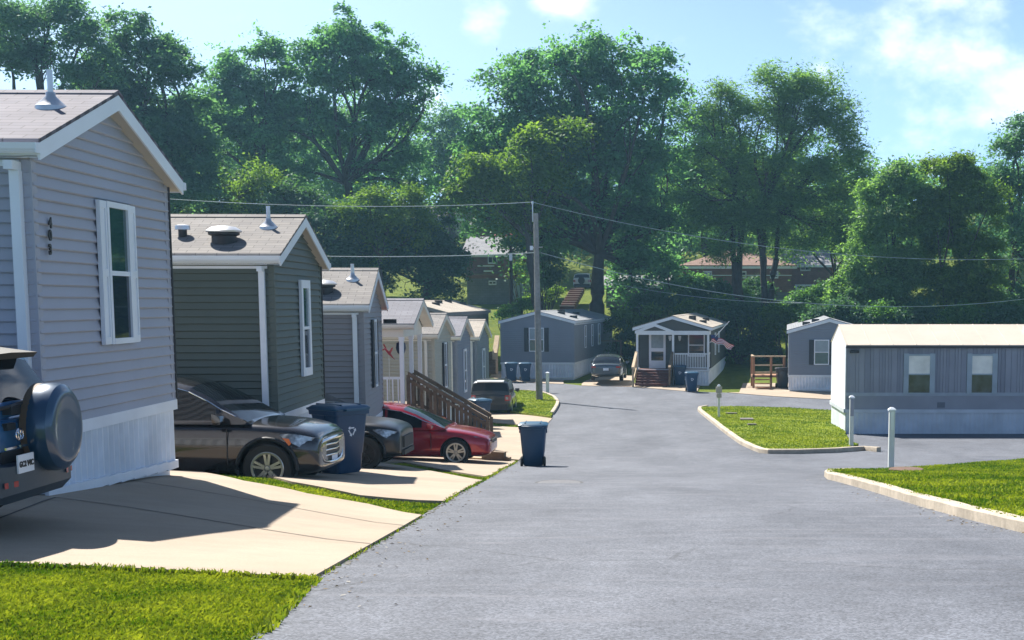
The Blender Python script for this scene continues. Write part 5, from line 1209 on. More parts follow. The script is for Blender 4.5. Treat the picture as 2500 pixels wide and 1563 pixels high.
bits += [('grille', BLACK, [(2.30, y, z) for y, z in ((-.5, .70), (.5, .70), (-.56, .58), (.56, .58), (-.45, .42), (.45, .42))]+[(2.1, y, z) for y, z in ((-.5, .72), (.5, .72), (-.45, .4), (.45, .4))]+[(2.335, 0, .7), (2.34, 0, .45)]),
         ('licence_plate', WHITE2, [(2.345, y, z) for y in (-.15, .15) for z in (.36, .50)]+[(2.335, y, z) for y in (-.15, .15) for z in (.36, .50)])]
S_suv['bits'] = bits
def place(xw, Yc, yaw, gz=None, dz=.036): return XF((xw, Yc, (zgf(xw, Yc) if gz is None else gz)+dz), yaw)
Yn = 20.6
X2 = U(646, 735, Yn).x-S_suv['xf']; Yc2 = Yn+.92
c2 = car('parked_suv', 'dark grey suv with silver double-spoke wheels, parked before the dark green home', place(X2, Yc2, R(-2), gz=U(646, 1205, Yn).z, dz=.0), S_suv, 'suv')
nX = lambda x: 1.37+(x-1.37)*.77
gr = MB()
gr.tube([(nX(q_[0])+.015, q_[1], q_[2]) for q_ in [(2.27, -.56, .72), (2.33, -.35, .745), (2.35, 0, .75), (2.33, .35, .745), (2.27, .56, .72), (2.25, .63, .60), (2.28, .52, .44), (2.33, .3, .40), (2.35, 0, .39), (2.33, -.3, .40), (2.28, -.52, .44), (2.25, -.63, .60), (2.27, -.56, .72)]], .024, 8)
for z in (.5, .58, .66): gr.tube([(nX(2.28), -.5, z), (nX(2.36)+.01, 0, z), (nX(2.28), .5, z)], .012, 6)
gr.build('grille_surround', CHROME, c2, smooth=60)
# --- black car on the third drive (same family of shapes, lower nose)
PB_ = paint('paint_black', (.008, .010, .015), .1, .32, .25)
S_blk = dict(S_suv); S_blk['paint'] = PB_; S_blk['rim'] = mat('black_rim', (.03,.03,.032), .4, .1, metal=.5); S_blk.pop('chrome')
S_blk['bits'] = [('grille', CARPLASTIC, [(2.36, y, z) for y in (-.45, .45) for z in (.45, .68)]+[(2.15, y, z) for y in (-.5, .5) for z in (.42, .70)]), ('lower_grille', CARPLASTIC, [(2.37, y, z) for y in (-.5, .5) for z in (.30, .40)]+[(2.1, y, z) for y in (-.6, .6) for z in (.28, .42)])]+[(n_, (PB_ if n_ == 'side_mirror' else m_), p_) for n_, m_, p_ in bits if n_ in ('headlight', 'side_mirror')]
Yn = 27.6; X3 = U(1006, 735, Yn+.9).x-(1.37+(L2-1.37)*.77)
car('parked_car', 'black car with dark wheels behind the large blue bin, before the taupe home', place(X3-.02, Yn+.92, R(-1), dz=.0) @ Matrix.Scale(.94, 4), S_blk, 'car')
# --- red sedan
PR_ = paint('paint_red', (.33, .006, .018), .35, .2)
L4 = 4.82/2
S_sed = dict(nose=.86, paint=PR_, hw=.905, r=.325, xf=1.44, xr=-1.36, belt=.92, wb=.85, tum=.40, crown=.03, rimr=.70,
  st=[(-L4, .45, .84, .66), (-L4+.08, .34, .95, .8), (-L4+.35, .25, 1.0, .88), (-1.4, .20, .98, .905), (-.5, .19, .93, .905), (.5, .19, .90, .905), (1.0, .19, .89, .90), (1.4, .19, .86, .895), (1.8, .20, .80, .88), (L4-.3, .21, .73, .84), (L4-.1, .23, .66, .76), (L4, .29, .56, .62)],
  roof=[(1.2, .90), (.85, 1.06), (.45, 1.25), (.1, 1.37), (-.3, 1.435), (-.8, 1.43), (-1.3, 1.34), (-1.75, 1.16), (-2.1, .97)],
  side=[(.62, -.22), (-.28, -1.0), (-1.06, -1.4)], top=[(1.15, .15), (-1.25, -2.05)], chrome=(.95, -1.6), doors=(.85, -.25, -1.15))
bs = []
for s in (-1, 1):
    bs += [('headlight', LAMPC, [(1.80, s*.83, .70), (2.0, s*.80, .71), (2.2, s*.73, .66), (2.28, s*.62, .62), (2.22, s*.70, .54), (2.02, s*.83, .56), (1.9, s*.6, .62)]), mirror(PR_, .85, .88, .86, s),
           ('fog_lamp', LAMPC, [(2.12+a*.03, s*(.74+c__*.05), .33+e*.04) for a in (-1, 2) for c__ in (-1, 1) for e in (-1, 1)])]
bs += [('grille', BLACK, [(2.40, y, z) for y, z in ((-.3, .60), (.3, .60), (-.4, .54), (.4, .54), (-.3, .5), (.3, .5))]+[(2.25, y, z) for y, z in ((-.3, .62), (.3, .62), (-.3, .5), (.3, .5))])]
S_sed['bits'] = bs
Yn = 34.2; X4 = U(1108, 735, Yn).x-S_sed['xf']
car('parked_sedan', 'shiny red sedan parked in front of the wooden stair', place(X4, Yn+.9, R(-1), gz=U(1108, 1136, Yn).z, dz=-.02), S_sed, 'sedan')
# --- dark boxy car seen from behind (fifth drive)
PD_ = paint('paint_charcoal', (.03,.033,.036), .4, .3)
L5 = 4.6/2
S_box = dict(paint=PD_, hw=.93, r=.37, xf=1.4, xr=-1.35, belt=1.08, wb=.88, tum=.22, crown=.03,
  st=[(-L5, .45, 1.0, .82), (-L5+.05, .38, 1.06, .89), (-L5+.3, .3, 1.08, .93), (-1.3, .28, 1.08, .93), (0, .28, 1.06, .93), (1.0, .28, 1.04, .93), (1.6, .28, .99, .91), (L5-.2, .3, .93, .86), (L5, .4, .8, .75)],
  roof=[(1.1, 1.06), (.6, 1.40), (.3, 1.60), (-.2, 1.69), (-1.2, 1.70), (-1.9, 1.67), (-2.08, 1.60), (-2.24, 1.10)],
  side=[(.62, -.22), (-.28, -1.08), (-1.16, -1.9)], top=[(1.05, .32), (-2.09, -2.2)], doors=())
bb = []
for s in (-1, 1): bb += [('tail_light', LAMPR, [(-L5-.02+a, s*(.66+c__), z) for a, c__ in ((0, 0), (.03, .2), (.25, .26)) for z in (.78, 1.03)]), mirror(PD_, .8, .9, 1.0, s),
                         ('tail_light_inset', LAMPC, [(-L5-.035+a, s*(.70+c__), z) for a, c__ in ((0, 0), (.02, .12)) for z in (.84, .97)])]
bb += [('roof_spoiler', mat('silver_panel', (.6,.62,.64), .3), [(-1.9, y, 1.70) for y in (-.62, .62)]+[(-2.22, y, 1.655) for y in (-.6, .6)]+[(-2.2, y, 1.61) for y in (-.6, .6)]+[(-1.9, y, 1.66) for y in (-.62, .62)]),
       ('rear_bumper', CARPLASTIC, [(-L5-.06, y, z) for y in (-.78, .78) for z in (.36, .62)]+[(-L5+.2, y, z) for y in (-.92, .92) for z in (.34, .62)])]
S_box['bits'] = bb
qx = U(1190, 1022, 60).x; car('parked_suv', 'charcoal boxy suv seen from behind with a red tail light, by the last drive', XF((qx, 62.6, U(1190, 1023, 60).z), R(92)) @ Matrix.Scale(.93, 4), S_box, 'suv')
# --- sedan by the grey-blue home, from behind
PS_ = paint('paint_slate', (.09,.11,.13), .5, .25); S_s2 = dict(S_sed); S_s2['paint'] = PS_; b2 = []
for s in (-1, 1): b2 += [('tail_light', LAMPR, [(-L4+.0+a, s*(.56+c__), z) for a, c__ in ((0, 0), (.05, .2), (.2, .25)) for z in (.76, .85)]), mirror(PS_, .85, .88, .86, s)]
b2 += [('licence_plate', WHITE2, [(-L4-.02+a, y, z) for a in (0, .03) for y in (-.15, .15) for z in (.62, .75)])]
S_s2['bits'] = b2; S_s2['roof'] = [(1.2, .90), (.85, 1.06), (.45, 1.25), (.1, 1.37), (-.3, 1.435), (-.8, 1.42), (-1.3, 1.32), (-1.65, 1.16), (-1.95, .99)]
q = U(1483, 933, 79.5); car('parked_sedan', 'dark slate sedan seen from behind beside the grey-blue home', XF((q.x, q.y+2.4, q.z+.02), R(88)), S_s2, 'sedan')
# --- jeep on the hill
PW_ = paint('paint_white', (.5,.52,.54), 0, .3); S_j = dict(S_box); S_j['paint'] = PW_; S_j['bits'] = [(n_, (PW_ if n_ == 'side_mirror' else m_), p_) for n_, m_, p_ in bb if n_ != 'roof_spoiler']+[('spare_tyre', RUBBER, [(-L5-.04-a, .36*math.cos(t)*.95, .95+.36*math.sin(t)) for a in (0, .2) for t in [k*math.pi/8 for k in range(16)]])]
q = U(1428, 708, 138); car('parked_jeep', 'white jeep with a spare wheel parked at the top of the lawn steps', XF((q.x, q.y+2, q.z), R(82)) @ Matrix.Scale(.93, 4), S_j, 'jeep')
# --- blue suv with spare wheel, near left
PT_ = paint('paint_blue', (.035, .15, .34), .35, .25)
L1 = 4.2/2
S_r = dict(paint=PT_, hw=.87, r=.35, xf=1.25, xr=-1.25, belt=1.03, wb=.83, tum=.24, crown=.03,
  st=[(-L1, .52, .90, .74), (-L1+.05, .40, 1.0, .82), (-L1+.25, .32, 1.03, .87), (-1.2, .27, 1.03, .87), (0, .27, 1.01, .87), (.8, .27, 1.0, .87), (1.4, .27, .95, .86), (L1-.2, .3, .87, .80), (L1, .4, .75, .7)],
  roof=[(1.1, 1.02), (.7, 1.25), (.3, 1.50), (-.1, 1.60), (-.9, 1.62), (-1.6, 1.59), (-1.78, 1.52), (-1.92, 1.28), (-2.04, 1.04)],
  side=[(.62, -.2), (-.26, -.95), (-1.03, -1.7)], top=[(1.05, .35), (-1.80, -2.0)], doors=(.8, -.2))
br = []
for s in (-1, 1): br += [('tail_light', LAMPR, [(-L1+.02+a, s*(.68+c__), z) for a, c__ in ((-.02, 0), (.02, .13), (.16, .19)) for z in (.78, 1.10)]), mirror(PT_, .8, .84, 1.0, s),
                         ('reflector', LAMPR, [(-L1-.11+a, s*(.50+c__), z) for a, c__ in ((0, 0), (.03, .2)) for z in (.42, .47)])]
br += [('rear_bumper', mat('bumper_grey', (.03,.05,.075), .4), [(-L1-.10, y, z) for y in (-.62, .62) for z in (.36, .60)]+[(-L1+.0, y, z) for y in (-.84, .84) for z in (.33, .62)]+[(-L1+.35, y, z) for y in (-.885, .885) for z in (.33, .58)]+[(-L1-.02, y, .27) for y in (-.6, .6)]),
       ('roof_spoiler', CARPLASTIC, [(-1.6, y, 1.59) for y in (-.6, .6)]+[(-1.96, y, 1.545) for y in (-.58, .58)]+[(-1.98, 0, 1.56), (-1.93, 0, 1.50)]+[(-1.92, y, 1.50) for y in (-.58, .58)]+[(-1.62, y, 1.55) for y in (-.6, .6)]),
       ('door_handle', CARPLASTIC, [(-L1-.02+a, y, z) for a in (0, .05) for y in (.30, .46) for z in (.90, .96)])]
S_r['bits'] = br
SUVM = XF((U(195, 735, 11.65).x-(.28+L1)*.87, 11.15, zgf(-6, 11.1)+.0), R(180)) @ Matrix.Scale(.87, 4)
c1 = car('parked_suv', 'blue suv with a hard spare wheel cover on its rear door, at the left edge', SUVM, S_r, 'suv')
# rear faces -x local -> after 180 yaw faces +x world; local +y is world -y (towards us)
ysp = -.20
b = MB(); b.lathe([(.30, -L1-.05), (.395, -L1-.06), (.40, -L1-.11), (.40, -L1-.17), (.385, -L1-.225), (.34, -L1-.265), (.30, -L1-.275), (.27, -L1-.270), (.001, -L1-.28)], 44, 'x', (0, ysp, .88)); b.build('spare_wheel_cover', mat('cover_blue', (.016,.055,.115), .3, .06, metal=.2, coat=.6), c1, smooth=28)
b = MB(); b.lathe([(.395, -L1+.0), (.395, -L1-.07)], 40, 'x', (0, ysp, .88)); b.build('spare_tyre', mat('tan_strap', (.12,.08,.05), .7), c1, smooth=40)
b = MB(); b.hull([(-L1-.01+a, y, z) for a in (0, .02) for y, z in ((.14, .50), (.58, .50), (.14, .72), (.58, .72))]); b.build('plate_recess', BLACK, c1)
b = MB(); b.box(-L1-.12, -L1-.105, .20, .51, .53, .69); lp_ = b.build('licence_plate', WHITE2, c1)
text_mesh('plate_text', 'GC2 V4C', .068, .002, BLACK, lp_, Matrix.Translation((-L1-.124, .355, .605)) @ Matrix(((0,0,-1,0),(-1,0,0,0),(0,1,0,0),(0,0,0,1))), bold=.003)
b = MB()
def ell(cx_, cz_, a_, c__, r_):
    b.tube([(-L1-.075, cx_+a_*math.cos(t), cz_+c__*math.sin(t)) for t in [k*2*math.pi/24 for k in range(25)]], r_, 6)
ell(.36, .86, .07, .05, .008); ell(.36, .86, .022, .045, .006); ell(.36, .885, .048, .018, .006); b.build('emblem', CHROME, c1, smooth=60)
b = MB(); b.box(-L1-.075, -L1-.06, .42, .62, .745, .765); b.box(-L1-.075, -L1-.06, .20, .34, .745, .765); b.build('badge', CHROME, c1)
b = MB(); b.tube([(-2.02, .55, 1.08), (-2.10, .35, 1.10), (-2.09, -.05, 1.13)], .018, 6); b.hull([(-2.12+a, .28+y, 1.03+z) for a in (0, .08) for y in (-.09, .09) for z in (0, .07)]); b.build('rear_wiper', BLACK, c1)
# ------------------------------------------------------------------ trees
LEAF = {
 'mid': leafmat('leaf_mid', (.045,.125,.045), (.15,.32,.10), .60),
 'teal': leafmat('leaf_teal', (.055,.14,.088), (.155,.37,.23), .60),
 'olive': leafmat('leaf_olive', (.050,.115,.025), (.17,.29,.06), .6),
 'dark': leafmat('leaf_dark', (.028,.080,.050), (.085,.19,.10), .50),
 'blue': leafmat('leaf_blue', (.05,.13,.10), (.13,.28,.19), .60),
 'silver': leafmat('leaf_silver', (.065,.155,.065), (.21,.38,.15), .60),
 'yellow': leafmat('leaf_yellow', (.060,.105,.015), (.20,.24,.035), .60),
}
def leafcloud(name, m, C, Rr, n, size, parent, up=.35, droop=0., wind=0., cl=26, csz=.62, asp=.5, shell=.55, flat=.62, seed=0):
    """C lobe centres (k,3), Rr radii; n leaves in clusters of cl spread over the outer part of the lobes"""
    rg = np.random.default_rng(seed); C = np.array(C, float); Rr = np.array(Rr, float)
    pr = Rr**1.8/np.sum(Rr**1.8); nc = max(1, n//cl); k = rg.choice(len(C), nc, p=pr)
    d = rg.normal(size=(nc, 3)); d /= np.linalg.norm(d, axis=1)[:, None]; d[:, 2] = np.where(d[:, 2] < -.3, -d[:, 2]*.8, d[:, 2]); 
    rad = (shell+(1.04-shell)*rg.random(nc)**.55); bump = 1+.18*np.sin(d[:, 0]*6+k)*np.sin(d[:, 2]*7+k*2.)+.10*rg.normal(size=nc)
    P = C[k]+d*(Rr[k]*rad*bump)[:, None]*np.array([1, .9, .95])
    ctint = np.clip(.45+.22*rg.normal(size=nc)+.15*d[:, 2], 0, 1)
    cn = d*.55+np.array([0, 0, .75])+.35*rg.normal(size=(nc, 3)); cn /= np.linalg.norm(cn, axis=1)[:, None]
    cs = csz*(.6+.8*rg.random(nc)); idx = np.repeat(np.arange(nc), cl); m_ = len(idx)
    o = rg.normal(size=(m_, 3))*.5; on = np.sum(o*cn[idx], 1)[:, None]; o = o-cn[idx]*on*(1-.45*flat); rr2 = np.hypot(o[:, 0], o[:, 1]); o[:, 2] -= droop*rr2**2
    dd = d[idx]; o = o+dd*rg.random((m_, 1))*.35; o[:, 0] += wind*rg.random(m_); o[:, 2] += abs(wind)*.3*rg.random(m_)
    p = P[idx]+o*cs[idx][:, None]
    nr = rg.normal(size=(m_, 3))*.42+cn[idx]; nr /= np.linalg.norm(nr, axis=1)[:, None]
    a = rg.normal(size=(m_, 3))+np.array([wind*1.2, 0, -.5*droop-.15]); a -= nr*np.sum(a*nr, 1)[:, None]; a /= np.linalg.norm(a, axis=1)[:, None]; bvec = np.cross(nr, a)
    s = size*(.6+.8*rg.random(m_))[:, None]; V = np.empty((m_, 4, 3)); V[:, 0] = p-a*s*.5; V[:, 2] = p+a*s*.5; V[:, 1] = p+bvec*s*asp*.5-a*s*.05+nr*s*.06; V[:, 3] = p-bvec*s*asp*.5-a*s*.05+nr*s*.06
    me = bpy.data.meshes.new(name); me.vertices.add(m_*4); me.vertices.foreach_set('co', V.ravel()); me.loops.add(m_*4); me.loops.foreach_set('vertex_index', np.arange(m_*4, dtype=np.int32))
    me.polygons.add(m_); me.polygons.foreach_set('loop_start', np.arange(0, m_*4, 4, dtype=np.int32)); me.polygons.foreach_set('loop_total', np.full(m_, 4, np.int32)); me.update()
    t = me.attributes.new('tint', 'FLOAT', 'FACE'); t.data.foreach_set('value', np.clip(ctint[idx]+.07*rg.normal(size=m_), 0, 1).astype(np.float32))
    me.materials.append(m); ob = bpy.data.objects.new(name, me); COL.objects.link(ob)
    if parent: ob.parent = parent
    return ob
def limb(b, p0, p1, r0, r1, rg, wob=.08, n=6, side=8):
    p0 = Vector(p0); p1 = Vector(p1); L = (p1-p0).length; pts = []; rs = []
    o1 = Vector((rg.normalvariate(0, wob), rg.normalvariate(0, wob), abs(rg.normalvariate(0, wob))))*L
    for k in range(n+1): t = k/n; pts.append(p0.lerp(p1, t)+o1*math.sin(math.pi*t)+Vector((rg.uniform(-1, 1), rg.uniform(-1, 1), 0))*.012*L); rs.append(r0+(r1-r0)*t)
    pts[0] = p0; b.tube(pts, rs, side); return pts
def tree(name, label, Y, base, lobes, kind, n, size, tr=.35, fork=None, seed=1, group='tall trees along the hill behind the homes', cat='tree', limbs=True, forks=None, dY=None, twigs=26, **kw):
    """lobes: (photo x, photo y, radius px, [depth offset m])"""
    rg = random.Random(seed); bp = U(base[0], base[1], Y)
    o = empty(name, Matrix.Translation(bp), label, cat, group); C = []; Rr = []
    for q in lobes:
        dy = (q[3] if len(q) > 3 else rg.uniform(-.5, .5)*q[2]/FPX*Y); p = U(q[0], q[1], Y+dy); C.append(p-bp); Rr.append(q[2]/FPX*Y)
    b = MB(); gz = -1.0
    fk = [(U(f[0], f[1], Y)-bp) for f in (forks or [fork or (base[0], (base[1]*.55+min(q[1] for q in lobes)*.45))])]
    for f in fk:
        limb(b, (f.x*.25+rg.uniform(-.1, .1), 0, gz), f, tr*(1.25 if len(fk) == 1 else .8), tr*.62, rg, .025, 8, 12)
    if limbs:
        for c, r in zip(C, Rr):
            f = min(fk, key=lambda q: (q-c).length); c = Vector(c); e = c+Vector((0, 0, r*.2)); pts = limb(b, f+Vector((0, 0, -.6)), e, tr*.42, tr*.12, rg, .10)
            for _ in range(max(3, int(twigs*r/6))):
                d = Vector((rg.gauss(0, 1), rg.gauss(0, .8), rg.gauss(.35, .8))).normalized(); s = pts[rg.randrange(2, len(pts))]; limb(b, s, c+d*r*rg.uniform(.6, .98), tr*.13, tr*.03, rg, .10, 4, 5)
    b.build('trunk', BARK, o, smooth=60, fixn=False)
    C2, R2 = [], []; ir = kw.pop('irr', 1.0)
    for c, r in zip(C, Rr):
        C2.append(c); R2.append(r*.62)
        for _ in range(max(5, int(4+r*1.3))):
            d = Vector((rg.gauss(0, 1), rg.gauss(0, .9), rg.gauss(.25, .9))).normalized(); q = rg.uniform(.22, .42)*ir
            C2.append(Vector(c)+d*r*rg.uniform(.55, 1.0)); R2.append(r*q)
        if r > 1.5:
            for _ in range(3): d = Vector((rg.gauss(kw.get('wind', 0), .9), rg.gauss(0, .6), abs(rg.gauss(.8, .5)))).normalized(); C2.append(Vector(c)+d*r*rg.uniform(.95, 1.18)); R2.append(r*rg.uniform(.10, .2))
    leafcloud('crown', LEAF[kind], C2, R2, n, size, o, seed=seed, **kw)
    return o
def shrub(label, pts, Y, kind, n, size, seed, name='bush', cat='bush', group='bushes along the back of the homes', **kw):
    C = [U(a, c_, Y+random.uniform(-.5, .5)) for a, c_, r in pts]; base = Vector((sum(c_.x for c_ in C)/len(C), Y, 0)); base.z = zgf(base.x, base.y)
    o = empty(name, Matrix.Translation(base), label, cat, group); b = MB(); rg = random.Random(seed)
    for c_ in C:
        for _ in range(3): limb(b, (rg.uniform(-.2, .2), 0, -.1), Vector(c_)-base+Vector((rg.uniform(-.3, .3), 0, .2)), .05, .012, rg, .1, 4, 5)
    b.build('trunk', BARK, o, smooth=60, fixn=False)
    kw.setdefault('cl', 14); kw.setdefault('csz', .45); leafcloud('crown', LEAF[kind], [c_-base for c_ in C], [r/FPX*Y for a, c_, r in pts], n, size, o, seed=seed, shell=.35, **kw)
    return o
K = 1.0339
# big central tree
tree('oak_tree', 'biggest broad dark tree rising behind the porch home in the centre', 108, (1458, 762),
  [(1250,230,80),(1320,165,75),(1290,300,110),(1420,150,70),(1500,150,80),(1580,210,75),(1560,290,110),(1440,260,120),(1200,330,90),(1630,230,45),(1160,420,80),(1270,420,110),(1400,400,130),(1530,410,130),(1620,420,80),(1120,470,55),(1235,520,70),(1325,510,90),(1450,530,130),(1560,540,110),(1640,560,70),(1150,535,40),(1335,605,60,2),(1530,640,78,3),(1600,640,60,3),(1260,610,50),(1540,710,45,1),(1630,680,50,2),(1310,600,50)],
  'teal', 96000, .30, tr=.52, fork=(1462,600), seed=3, csz=.95, cl=42, droop=.35, shell=.5, twigs=7, asp=.6)
tree('oak_tree', 'sunlit yellow-green boughs on the left flank of the biggest tree', 101, (1330, 760),
  [(1170,430,50),(1120,480,40),(1230,440,55),(1165,470,38),(1290,360,50),(1330,440,55),(1390,330,50),(1270,520,50)], 'olive', 17000, .28, tr=.30, fork=(1290,560), seed=4, csz=1.1, droop=.5, cl=50, shell=.5, twigs=6, asp=.6)
# round-crowned tree with an outstretched limb
tree('elm_tree', 'tall round-crowned tree with a limb reaching right over the taupe home', 110, (872, 640),
  [(850,110,75),(930,140,65),(780,170,75),(860,210,95),(950,220,75),(760,260,60),(1010,210,45),(1050,190,30),(1040,240,28),(700,330,60),(790,350,75),(900,330,70),(980,310,60),(1000,400,55),(720,430,60),(930,430,50),(1010,480,50)],
  'teal', 47000, .28, tr=.42, fork=(845,430), seed=5, csz=.8, cl=36, shell=.45, droop=.2, twigs=9, asp=.6)
tree('tall_tree', 'feathery tall tree left of the round-crowned one', 112, (640, 640),
  [(560,170,50),(640,140,50),(700,180,45),(600,240,70),(520,250,55),(680,260,60),(560,340,75),(650,360,75),(480,330,50),(600,440,70),(520,440,60),(680,460,60)], 'teal', 40000, .27, tr=.36, fork=(640,420), seed=6, csz=.7, shell=.4, cl=34, twigs=8, asp=.6)
tree('tall_tree', 'blue-green dense tree right above the ridge of the first home', 96, (400, 640),
  [(330,90,55),(380,130,60),(300,170,70),(420,210,70),(340,260,85),(440,300,75),(260,240,60),(400,380,90),(480,390,60),(330,360,80),(450,470,80),(380,480,70),(200,300,60)], 'blue', 60000, .25, tr=.42, fork=(390,400), seed=7, csz=.7, shell=.45, cl=34, twigs=8, asp=.6)
tree('tall_tree', 'tall tree at the top left corner with sky showing through its trunks', 92, (95, 640),
  [(40,60,70),(130,50,70),(200,110,70),(90,140,60),(190,200,60),(20,160,45),(-40,100,80),(250,170,45),(150,270,50),(210,290,45)], 'blue', 28000, .24, tr=.34, forks=[(25,260),(110,250),(190,300)], seed=8, csz=.75, shell=.3)
# understorey
tree('understorey_tree', 'sunny yellow-green young tree low between the tall left trees', 100, (560, 700), [(520,470,60),(590,500,60),(640,440,45),(560,560,70),(490,540,50),(660,530,50)], 'olive', 16000, .24, tr=.2, seed=9, csz=.7, group='lower trees behind the left homes')
tree('understorey_tree', 'bright green low tree under the round-crowned tree', 98, (930, 700), [(900,500,50),(950,540,55),(1000,500,40),(870,560,55),(930,600,60),(1020,570,45)], 'olive', 14000, .22, tr=.2, seed=10, csz=.65, group='lower trees behind the left homes')
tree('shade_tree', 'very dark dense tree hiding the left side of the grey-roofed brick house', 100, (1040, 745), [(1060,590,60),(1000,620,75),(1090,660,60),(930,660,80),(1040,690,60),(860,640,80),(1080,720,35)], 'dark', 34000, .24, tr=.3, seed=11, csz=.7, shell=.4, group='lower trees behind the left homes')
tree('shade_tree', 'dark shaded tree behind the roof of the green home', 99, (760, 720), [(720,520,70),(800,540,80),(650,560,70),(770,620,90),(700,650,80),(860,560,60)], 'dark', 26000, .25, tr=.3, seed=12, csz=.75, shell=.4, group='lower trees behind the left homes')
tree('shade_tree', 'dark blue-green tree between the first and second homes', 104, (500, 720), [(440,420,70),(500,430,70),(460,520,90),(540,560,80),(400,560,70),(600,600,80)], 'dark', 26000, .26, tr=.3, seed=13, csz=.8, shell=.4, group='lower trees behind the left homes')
tree('distant_tree', 'hazy distant tree in the gap between the two biggest crowns', 150, (1100, 640), [(1080,330,60),(1130,370,60),(1060,420,70),(1140,460,60),(1180,520,50)], 'blue', 13000, .36, tr=.4, seed=14, csz=1.1)
# right of the big tree
tree('distant_tree', 'dark rounded tree right behind the biggest tree', 128, (1710, 700), [(1680,290,55),(1730,330,50),(1690,400,70),(1740,440,60),(1680,500,60),(1650,460,50)], 'mid', 16000, .30, tr=.35, seed=15, csz=.9)
tree('windblown_tree', 'tall slim-trunked silvery tree standing before the brown hip roof', 104, (1812, 745),
  [(1760,240,42),(1800,290,50),(1740,300,40),(1720,380,45),(1790,400,55),(1750,470,60),(1830,470,50),(1720,550,55),(1790,560,60),(1680,500,45),(1760,620,50),(1840,540,50)], 'silver', 36000, .26, tr=.30, forks=[(1795,420),(1815,470)], seed=16, csz=.8, wind=.9, shell=.25, cl=24, asp=.32)
tree('windblown_tree', 'windblown silvery tree with three leaning trunks right of the slim one', 103, (1870, 745),
  [(1900,230,60),(1960,240,60),(1870,290,55),(2000,300,60),(1930,340,65),(2050,360,50),(2060,420,50),(1980,430,65),(1880,420,50),(2030,500,60),(1940,530,65),(1870,560,55),(2010,590,60),(2080,480,35),(1930,610,50),(1890,480,50),(2060,560,50)], 'silver', 60000, .26, tr=.30, forks=[(1850,500),(1870,470),(1900,500)], seed=17, csz=.85, wind=1.0, shell=.28, cl=24, asp=.32)
tree('shade_tree', 'shaded tree below the windblown crown beside the red brick house', 112, (2040, 740), [(2000,560,50),(2060,580,50),(1960,580,35),(2090,620,40)], 'dark', 9000, .25, tr=.25, seed=31, csz=.7, group='lower trees right of the road')
tree('poplar_tree', 'green feathery tree left in the clump behind the cream-roofed home', 92, (2180, 800),
  [(2180,440,45),(2140,480,45),(2220,480,50),(2160,560,60),(2230,580,60),(2110,600,45),(2170,660,70),(2080,680,50),(2240,690,60),(2120,740,60),(2050,740,40),(2200,760,60)], 'silver', 56000, .23, tr=.18, forks=[(2170,640),(2210,640)], seed=18, csz=.6, wind=.3, shell=.45, asp=.45, cl=30, twigs=8, group='trees behind the cream-roofed home')
tree('poplar_tree', 'yellowish feathery tree with brown-tinged tips in the right clump', 91, (2330, 800),
  [(2310,420,50),(2370,440,50),(2290,500,55),(2360,520,60),(2420,500,45),(2300,600,65),(2390,610,60),(2330,690,65),(2420,700,55),(2280,740,50),(2380,760,60)], 'olive', 54000, .23, tr=.18, forks=[(2300,640),(2350,640)], seed=19, csz=.6, wind=.3, shell=.45, asp=.45, cl=30, twigs=8, group='trees behind the cream-roofed home')
tree('poplar_tree', 'dark tall tree at the right edge above the cream metal roof', 98, (2480, 800), [(2460,370,50),(2510,350,60),(2440,440,45),(2500,470,60),(2480,560,60),(2540,560,60),(2500,650,60),(2470,740,60),(2530,740,60)], 'blue', 24000, .23, tr=.3, seed=20, csz=.75, group='trees behind the cream-roofed home')
# bushes and hedge rows
shrub('bright bush between the two homes left of the porch home', [(1520,775,20),(1555,790,18),(1590,765,18)], 99, 'olive', 2600, .2, 41)
shrub('leafy bush behind the roof of the porch home', [(1680,755,22),(1720,765,24),(1760,750,26)], 102.5, 'olive', 3600, .2, 42)
shrub('dark bush right of the porch home roof', [(1800,770,30),(1840,790,34),(1780,810,30),(1830,850,30),(1790,870,26)], 100, 'mid', 5500, .2, 43)
shrub('light green bush touching the roof of the half hidden grey home', [(1890,770,26),(1930,780,24),(1965,785,16),(1900,800,24)], 97, 'olive', 4200, .19, 44)
shrub('bush on the lawn left of the garden steps', [(1345,725,16),(1362,715,12),(1300,740,20)], 112, 'olive', 2000, .2, 45)
shrub('pale bush before the thin dark pole', [(1250,765,20),(1280,750,18),(1225,775,16)], 103.5, 'mid', 2400, .2, 46)
shrub('leafy tree clump standing between the pole and the garden steps', [(1330,640,40),(1310,590,32),(1350,680,30),(1320,700,26)], 110, 'dark', 7000, .22, 47)
shrub('sunlit sprig of leaves in front of the pale basement door', [(1262,668,14),(1282,690,14),(1270,650,10)], 114, 'olive', 900, .2, 48)
shrub('dark bush in the shade beside the grey-blue home', [(1500,800,22),(1530,830,26),(1510,860,22),(1535,870,20)], 98, 'dark', 3800, .2, 49)
shrub('dark bush at the foot of the biggest tree', [(1620,750,30),(1590,740,24),(1560,745,22)], 104, 'dark', 3800, .2, 50)
for i, (a, c_, w_) in enumerate(((2035, 790, 'left'), (2130, 800, 'second'), (2230, 795, 'third'), (2330, 800, 'fourth'), (2440, 795, 'right'))):
    shrub({'left': 'hedge bush at the left end of the cream metal roof', 'second': 'hedge bush just right of the left end of the cream roof', 'third': 'hedge bush over the middle of the cream roof ridge', 'fourth': 'hedge bush over the right part of the cream roof ridge', 'right': 'hedge bush nearest the right edge over the cream roof'}[w_],
          [(a-30, c_, 40), (a+20, c_-15, 45), (a+50, c_+5, 40)], 88, 'mid' if i % 2 else 'dark', 9000, .2, 60+i)
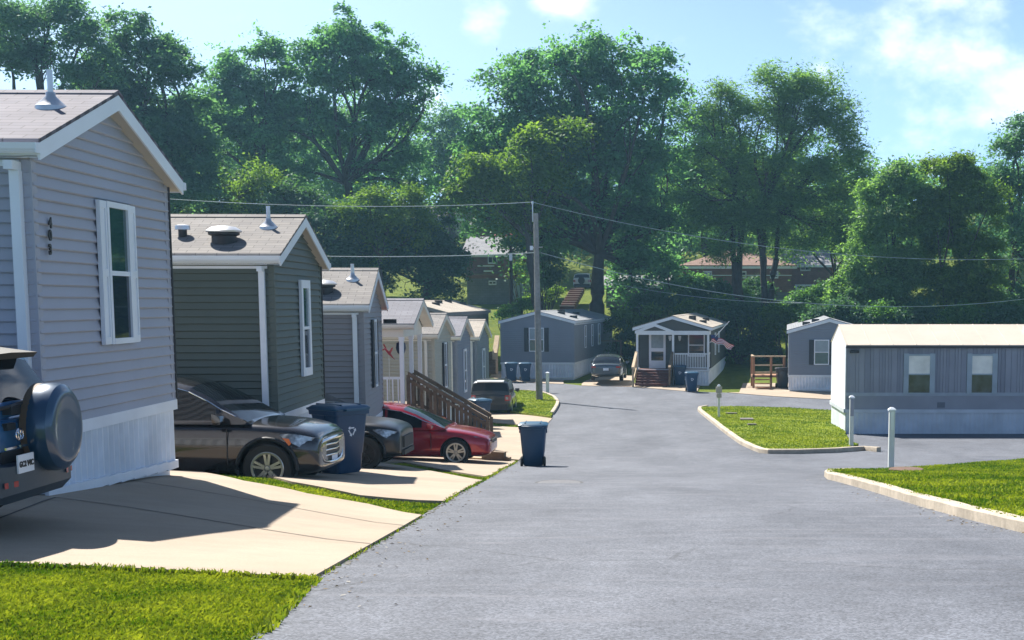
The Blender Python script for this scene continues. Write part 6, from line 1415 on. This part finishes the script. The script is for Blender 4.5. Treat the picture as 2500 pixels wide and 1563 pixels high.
tree('distant_tree', 'broad hazy tree filling the gap behind the feathery and round-crowned trees', 132, (700, 640), [(470,300,75),(560,330,70),(640,300,60),(720,330,80),(820,360,85),(930,400,80),(660,430,90),(540,430,80),(780,470,90),(900,500,80)], 'teal', 40000, .33, tr=.4, seed=91, csz=1.0, limbs=False)
tree('distant_tree', 'broad hazy tree closing the view behind the windblown trees', 134, (1900, 700), [(1760,400,70),(1850,430,80),(1950,430,80),(2030,480,70),(1800,520,80),(1920,530,90),(2040,570,70),(1720,560,60)], 'teal', 32000, .33, tr=.4, seed=92, csz=1.0, limbs=False)
shrub('mid-size bush in front of the long brick house wall', [(1715,700,26),(1740,715,24),(1690,690,20)], 110, 'mid', 4000, .22, 93)
shrub('bush between the slim trunks and the brick house', [(1840,705,24),(1865,715,22)], 110, 'dark', 3600, .22, 94)
# far wood that closes the view between the trunks
def wood(label, Y, x0, x1, ytop, ybot, kind, n, seed):
    C = []; Rr = []; rg = random.Random(seed); x = x0
    while x < x1:
        y = ybot
        while y > ytop(x): r = rg.uniform(45, 75); C.append(U(x+rg.uniform(-20, 20), y, Y+rg.uniform(-6, 6))); Rr.append(r/FPX*Y); y -= 55
        x += 60
    o = leafcloud('far_wood', LEAF[kind], C, Rr, n, .5, None, seed=seed, csz=1.4, cl=30, shell=.1); setp(o, label, 'wood', None, 'stuff')
wood('far dark wood filling the gaps low between the trunks on the left', 165, -120, 1150, lambda x: 300, 640, 'mid', 70000, 71)
wood('shaded wood high behind the brick houses', 150, 1250, 2650, lambda x: 440 if x > 1500 else 330, 610, 'teal', 60000, 73)
wood('far dark wood behind the trees right of the centre', 170, 1180, 2650, lambda x: 560 if x > 1700 else 400, 690, 'dark', 60000, 72)

shrub('big dark leafy bush behind the flag of the porch home', [(1790,800,36),(1830,770,38),(1770,760,34),(1850,820,30),(1790,850,36),(1835,862,34),(1765,845,28)], 99, 'dark', 9000, .2, 81)
shrub('broad dark bush left of the half hidden grey home', [(1880,830,26),(1900,800,34),(1860,790,36),(1880,868,26),(1850,850,34)], 100, 'dark', 8000, .2, 82)
shrub('tall dark bush under the windblown trees', [(1700,730,34),(1750,720,38),(1810,735,34),(1660,745,30)], 106, 'dark', 10000, .2, 83)
shrub('dark bush under the eave of the red brick house', [(1960,740,34),(2010,730,38),(1930,760,26)], 104, 'mid', 8000, .2, 84)
# ------------------------------------------------------------------ summer haze
hb = MB(); hb.box(-310, 310, -40, 710, -8, 40); hm = bpy.data.materials.new('haze_air'); hm.use_nodes = True
ht = hm.node_tree; ht.nodes.clear(); ho = N(ht, 'ShaderNodeOutputMaterial'); hv = N(ht, 'ShaderNodeVolumePrincipled')
hv.inputs['Color'].default_value = (.36, .70, 1.0, 1); hv.inputs['Density'].default_value = .00042; hv.inputs['Anisotropy'].default_value = .35
ht.links.new(hv.outputs[0], ho.inputs['Volume']); setp(hb.build('haze', hm), kind='stuff')
